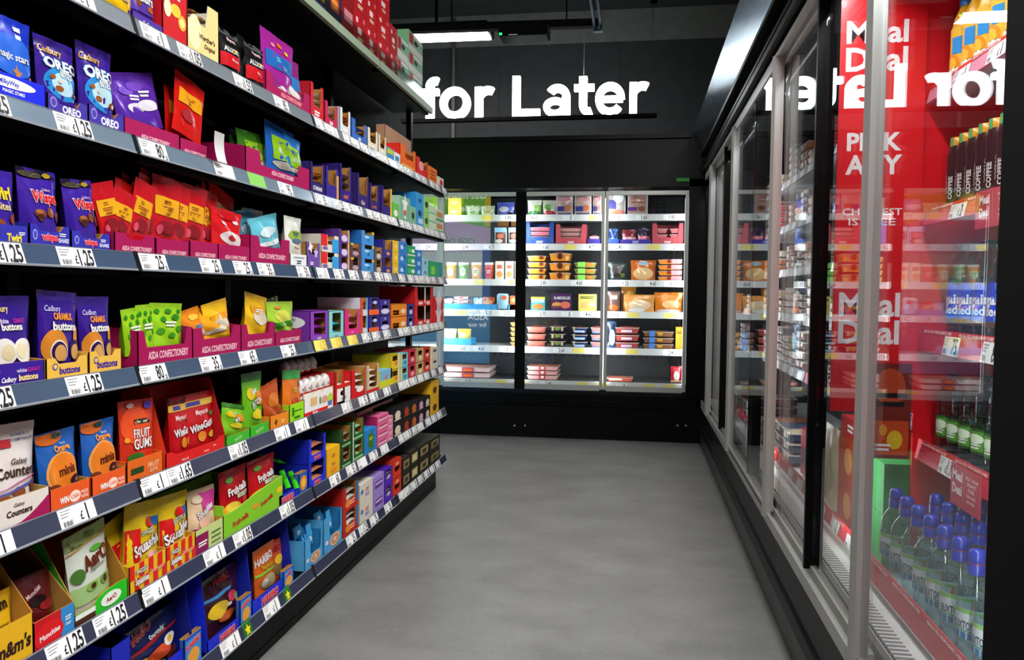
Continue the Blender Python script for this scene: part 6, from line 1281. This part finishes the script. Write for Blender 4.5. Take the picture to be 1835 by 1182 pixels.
# big blue label water, white splash and cyan
bl = simple_bottle('water_bottle', [(.001, 0), (.036, 0), (.037, .01), (.036, .12), (.037, .15), (.03, .185), (.016, .215), (.014, .23)], None, [(.017, .222), (.018, .238), (.001, .24)], '#20202c', 'white', .24, .037,
                   [E(.5, .45, .44, .44, '#1b3ccc'), T('again', .5, .55, .2, WV, w=.7, b=.04), T('ded', .5, .32, .18, WV, w=.5, b=.04), E(.5, .02, .4, .1, '#5a3a28')], (.03, .15), '#23283c', clearb=True)
cy = simple_bottle('water_bottle', [(.001, 0), (.036, 0), (.037, .01), (.036, .12), (.037, .15), (.03, .185), (.016, .215), (.014, .23)], None, [(.017, .222), (.018, .238), (.001, .24)], '#f0f2f4', 'white', .24, .037,
                   [E(.4, .3, .42, .36, '#2fb8dc'), E(.6, .75, .42, .26, '#e6eef2'), T('splash', .42, .5, .16, '#e8f6fa', r=90, w=1.2, b=.04)], (.02, .16), '#9fdcea', clearb=True)
u1 = u2 = False
for k in range(9):
    y = 2.25 - .082 * k
    if k < 4: placeR(bl, u1, .85, y, 1.10 - .012, -72, 'clear bottle with royal blue round label, %s from the divider' % ORN[k], 'water bottle', 'bottles with blue round labels'); u1 = True
    else: placeR(cy, u2, .85, y, 1.10 - .012, -72, 'clear bottle with cyan and white label, %s from the divider' % ORN[k], 'water bottle', 'bottles with cyan labels'); u2 = True
gb = simple_bottle('water_bottle', [(.001, 0), (.034, 0), (.035, .01), (.034, .1), (.035, .13), (.028, .165), (.015, .19), (.013, .2)], None, [(.016, .192), (.017, .206), (.001, .208)], '#2c3038', 'white', .2, .035,
                   [RC(.1, .9, .1, .9, '#5a9a3a'), E(.5, .6, .25, .2, '#dff0d0'), T('lime', .5, .3, .2, WV, w=.5)], (.04, .1), '#3a5a34', clearb=True)
used = False
for row_, x in enumerate((.84, .92)):
    for k in range(9):
        y = 2.27 - .075 * k
        placeR(gb, used, x, y, .79 - .015, -72, 'clear flavoured water bottle with green label, %s row, %s from the divider' % (('front', 'back')[row_], ORN[k]), 'water bottle', 'bottles with green labels'); used = True
# hanging meal deal cards
def mdcard(x, y, z, w_, h_, lab):
    mb = MB(); mb.box(-w_ / 2, w_ / 2, -.001, .001, 0, h_, '#c9304a')
    F = lambda u, v, q: ((u - .5) * w_, -.001 - q, v * h_)
    decals(mb, F, w_, h_, [T('Meal', .25, .75, .22, '#f5dfe2', w=.36, b=.05), T('Deal', .25, .42, .22, '#f5dfe2', w=.36, b=.05), RC(.47, .475, .15, .9, '#e8a8b2')] + [T(s_, .74, .8 - .13 * i, .08, '#f2d2d8', w=.42) for i, s_ in enumerate(('PICK 3 FROM', 'CHEAPEST', 'IS FREE', 'main snack', 'and drink'))], 1)
    o = mb.build('promotion_card', ['card', 'print'], None, (x, y, z), (0, 0, R(-90))); tag(o, lab, 'sign card')
mdcard(.776, 2.00, .685, .17, .10, 'pink red meal deal card hanging from the rail above the water bottles')
mdcard(.776, 1.90, 1.345, .2, .085, 'pink red meal deal card on the rail under the coffee bottles')
# boxes and packs in the next section
def packR(kind, x, ya, yb, z, h, col, items, lab, d=.3, cat='food box', **k):
    if kind == 'carton': me = carton(yb - ya - .003, d, h, col, items, name='food_carton', **k)
    else: me = pouch(yb - ya - .003, h, .1, col, items, int(ya * 100), name='food_pouch', wr=1.6)
    o = link(me.name.split('.')[0], me, None, (x, (ya + yb) / 2, z), (0, 0, R(-90))); tag(o, lab, cat)
zb = .402
packR('carton', .72, 2.42, 2.68, zb, .15, '#1f8a3c', [RC(.2, .6, .5, .7, '#e8ece4')], 'green drinks box, lowest in the stack beside the divider', top='#2a9a48')
packR('carton', .72, 2.42, 2.68, zb + .152, .15, '#1f8a3c', [RC(.2, .6, .5, .7, '#e8ece4')], 'green drinks box, upper in the stack beside the divider', top='#2a9a48')
packR('carton', .72, 2.685, 2.94, zb, .15, '#c8441c', [E(.5, .5, .2, .3, '#e8a050')], 'orange drinks box, lowest in the orange stack', top='#e8761c')
packR('carton', .72, 2.685, 2.94, zb + .152, .15, '#c8441c', [E(.5, .5, .2, .3, '#e8a050')], 'orange drinks box, upper in the orange stack', top='#e8761c')
packR('carton', .72, 2.67, 2.92, zb + .304, .07, '#c4141e', [T('meal', .5, .5, .4, WV, w=.5)], 'flat red drinks box on top of the orange stack', top='#c4141e')
packR('pouch', .74, 3.00, 3.22, zb, .3, '#dccfa8', [E(.5, .4, .4, .3, '#c9b98a')], 'tall cream coloured bag of food at the chiller base', cat='food bag')
packR('pouch', .74, 3.24, 3.42, zb, .26, '#b8a888', [E(.5, .4, .3, .3, '#4a3a34'), RC(.1, .9, .7, .85, '#a83a3a')], 'brown and red bag beside the tall cream bag', cat='food bag')
packR('carton', .74, 3.45, 3.68, zb, .2, '#a8222c', [RC(.1, .9, .2, .6, '#3a3a40')], 'dark red food box past the cream bags')
packR('carton', .80, 2.42, 2.56, .84 + .004, .18, '#2a5ab8', [E(.5, .55, .3, .3, '#d8702a'), RC(.1, .5, .1, .3, '#e8c83a')], 'blue snack box with orange picture beside the divider')
packR('carton', .80, 2.565, 2.71, .844, .17, '#c8501c', [E(.5, .5, .3, .3, '#e8b04a')], 'orange snack box next to the blue one')
packR('carton', .80, 2.72, 2.90, .844, .17, '#7a2a1c', [E(.5, .5, .3, .3, '#d89a4a')], 'brown snack box left of the orange one')
# promo card with fruit picture standing by the divider
mb = MB(); mb.box(-.052, .052, -.001, .001, 0, .27, '#7a1f18'); F = lambda u, v, q: ((u - .5) * .104, -.001 - q, v * .27)
decals(mb, F, .104, .27, [E(.45, .75, .4, .2, '#b8421c'), T('foods', .5, .62, .16, '#1c0c0a', w=.8, s=.3, b=.04), RC(.05, .95, .04, .4, '#c84a1c'), E(.6, .2, .2, .1, '#e8c02a'), E(.3, .3, .1, .06, '#e89a2a'), T('dips', .3, .12, .08, WV, w=.4)], 1)
tag(mb.build('picture_card', ['plastic', 'print'], None, (.718, YD - .02, .73), (0, 0, 0)), 'dark red card with orange picture leaning on the red divider', 'card')
# long rows of packs on the shelves beyond
rk = random.Random(11)
PAL = [('#5a2a30', 'maroon'), ('#b0404a', 'red'), ('#8a8f5a', 'olive'), ('#c8b89a', 'beige'), ('#4a5a7a', 'slate blue'), ('#b86a3a', 'rust'), ('#d8d0c4', 'off white'), ('#7a3a50', 'plum')]
SEC = [('second', 2.40, 3.70), ('third', 3.82, 5.02), ('fourth', 5.12, 6.1)]
SN = {1.86: 'top', 1.60: 'second', 1.34: 'third', 1.09: 'fourth', .84: 'fifth', .402: 'bottom'}
for zi, (zt, xr) in enumerate(((1.86, .875), (1.60, .875), (1.34, .875), (1.09, .815), (.84, .775), (.402, .72))):
    for sn, ya, yb in SEC:
        if zt == .402 and sn == 'second': continue
        y = ya + (.55 if (zt == .84 and sn == 'second') else 0)
        pal = PAL[:]; rk.shuffle(pal); j = 0
        while y < yb - .1 and j < 6:
            w_ = rk.choice((.15, .18, .2)); c, cn = pal[j]; c2 = PAL[(j + 3) % 8][0]
            n_ = rk.choice((2, 3, 4)); hh = rk.choice((.035, .045)) if zt > .5 else .05
            me = mtray(w_ - .006, .2, hh, c, c2, [RC(.1, .5, .2, .8, '#e8e0da'), E(.75, .5, .12, .25, c2)])
            for q in range(n_):
                o = link('food_tray', me, None, (xr, y + w_ / 2, zt + .002 + q * hh * 1.02), (0, 0, R(-90)))
                pos = ('lowest' if q == 0 else ('topmost' if q == n_ - 1 else 'middle')) + ' of its pile'
                tag(o, '%s food tray, %s, %s shelf, %s section of the right chiller' % (cn, pos, SN[zt], sn), 'food tray', 'food trays in the right chiller')
            y += w_; j += 1
# ------------------------------------------------------------------ label check (console only)
for lb, os_ in LABELS.items():
    nw_ = len(lb.split())
    if nw_ < 4 or nw_ > 16: print('LABEL LENGTH', nw_, lb)
    if len(os_) > 1 and any(g is None for _, g in os_): print('LABEL DUP', lb, os_[:3])
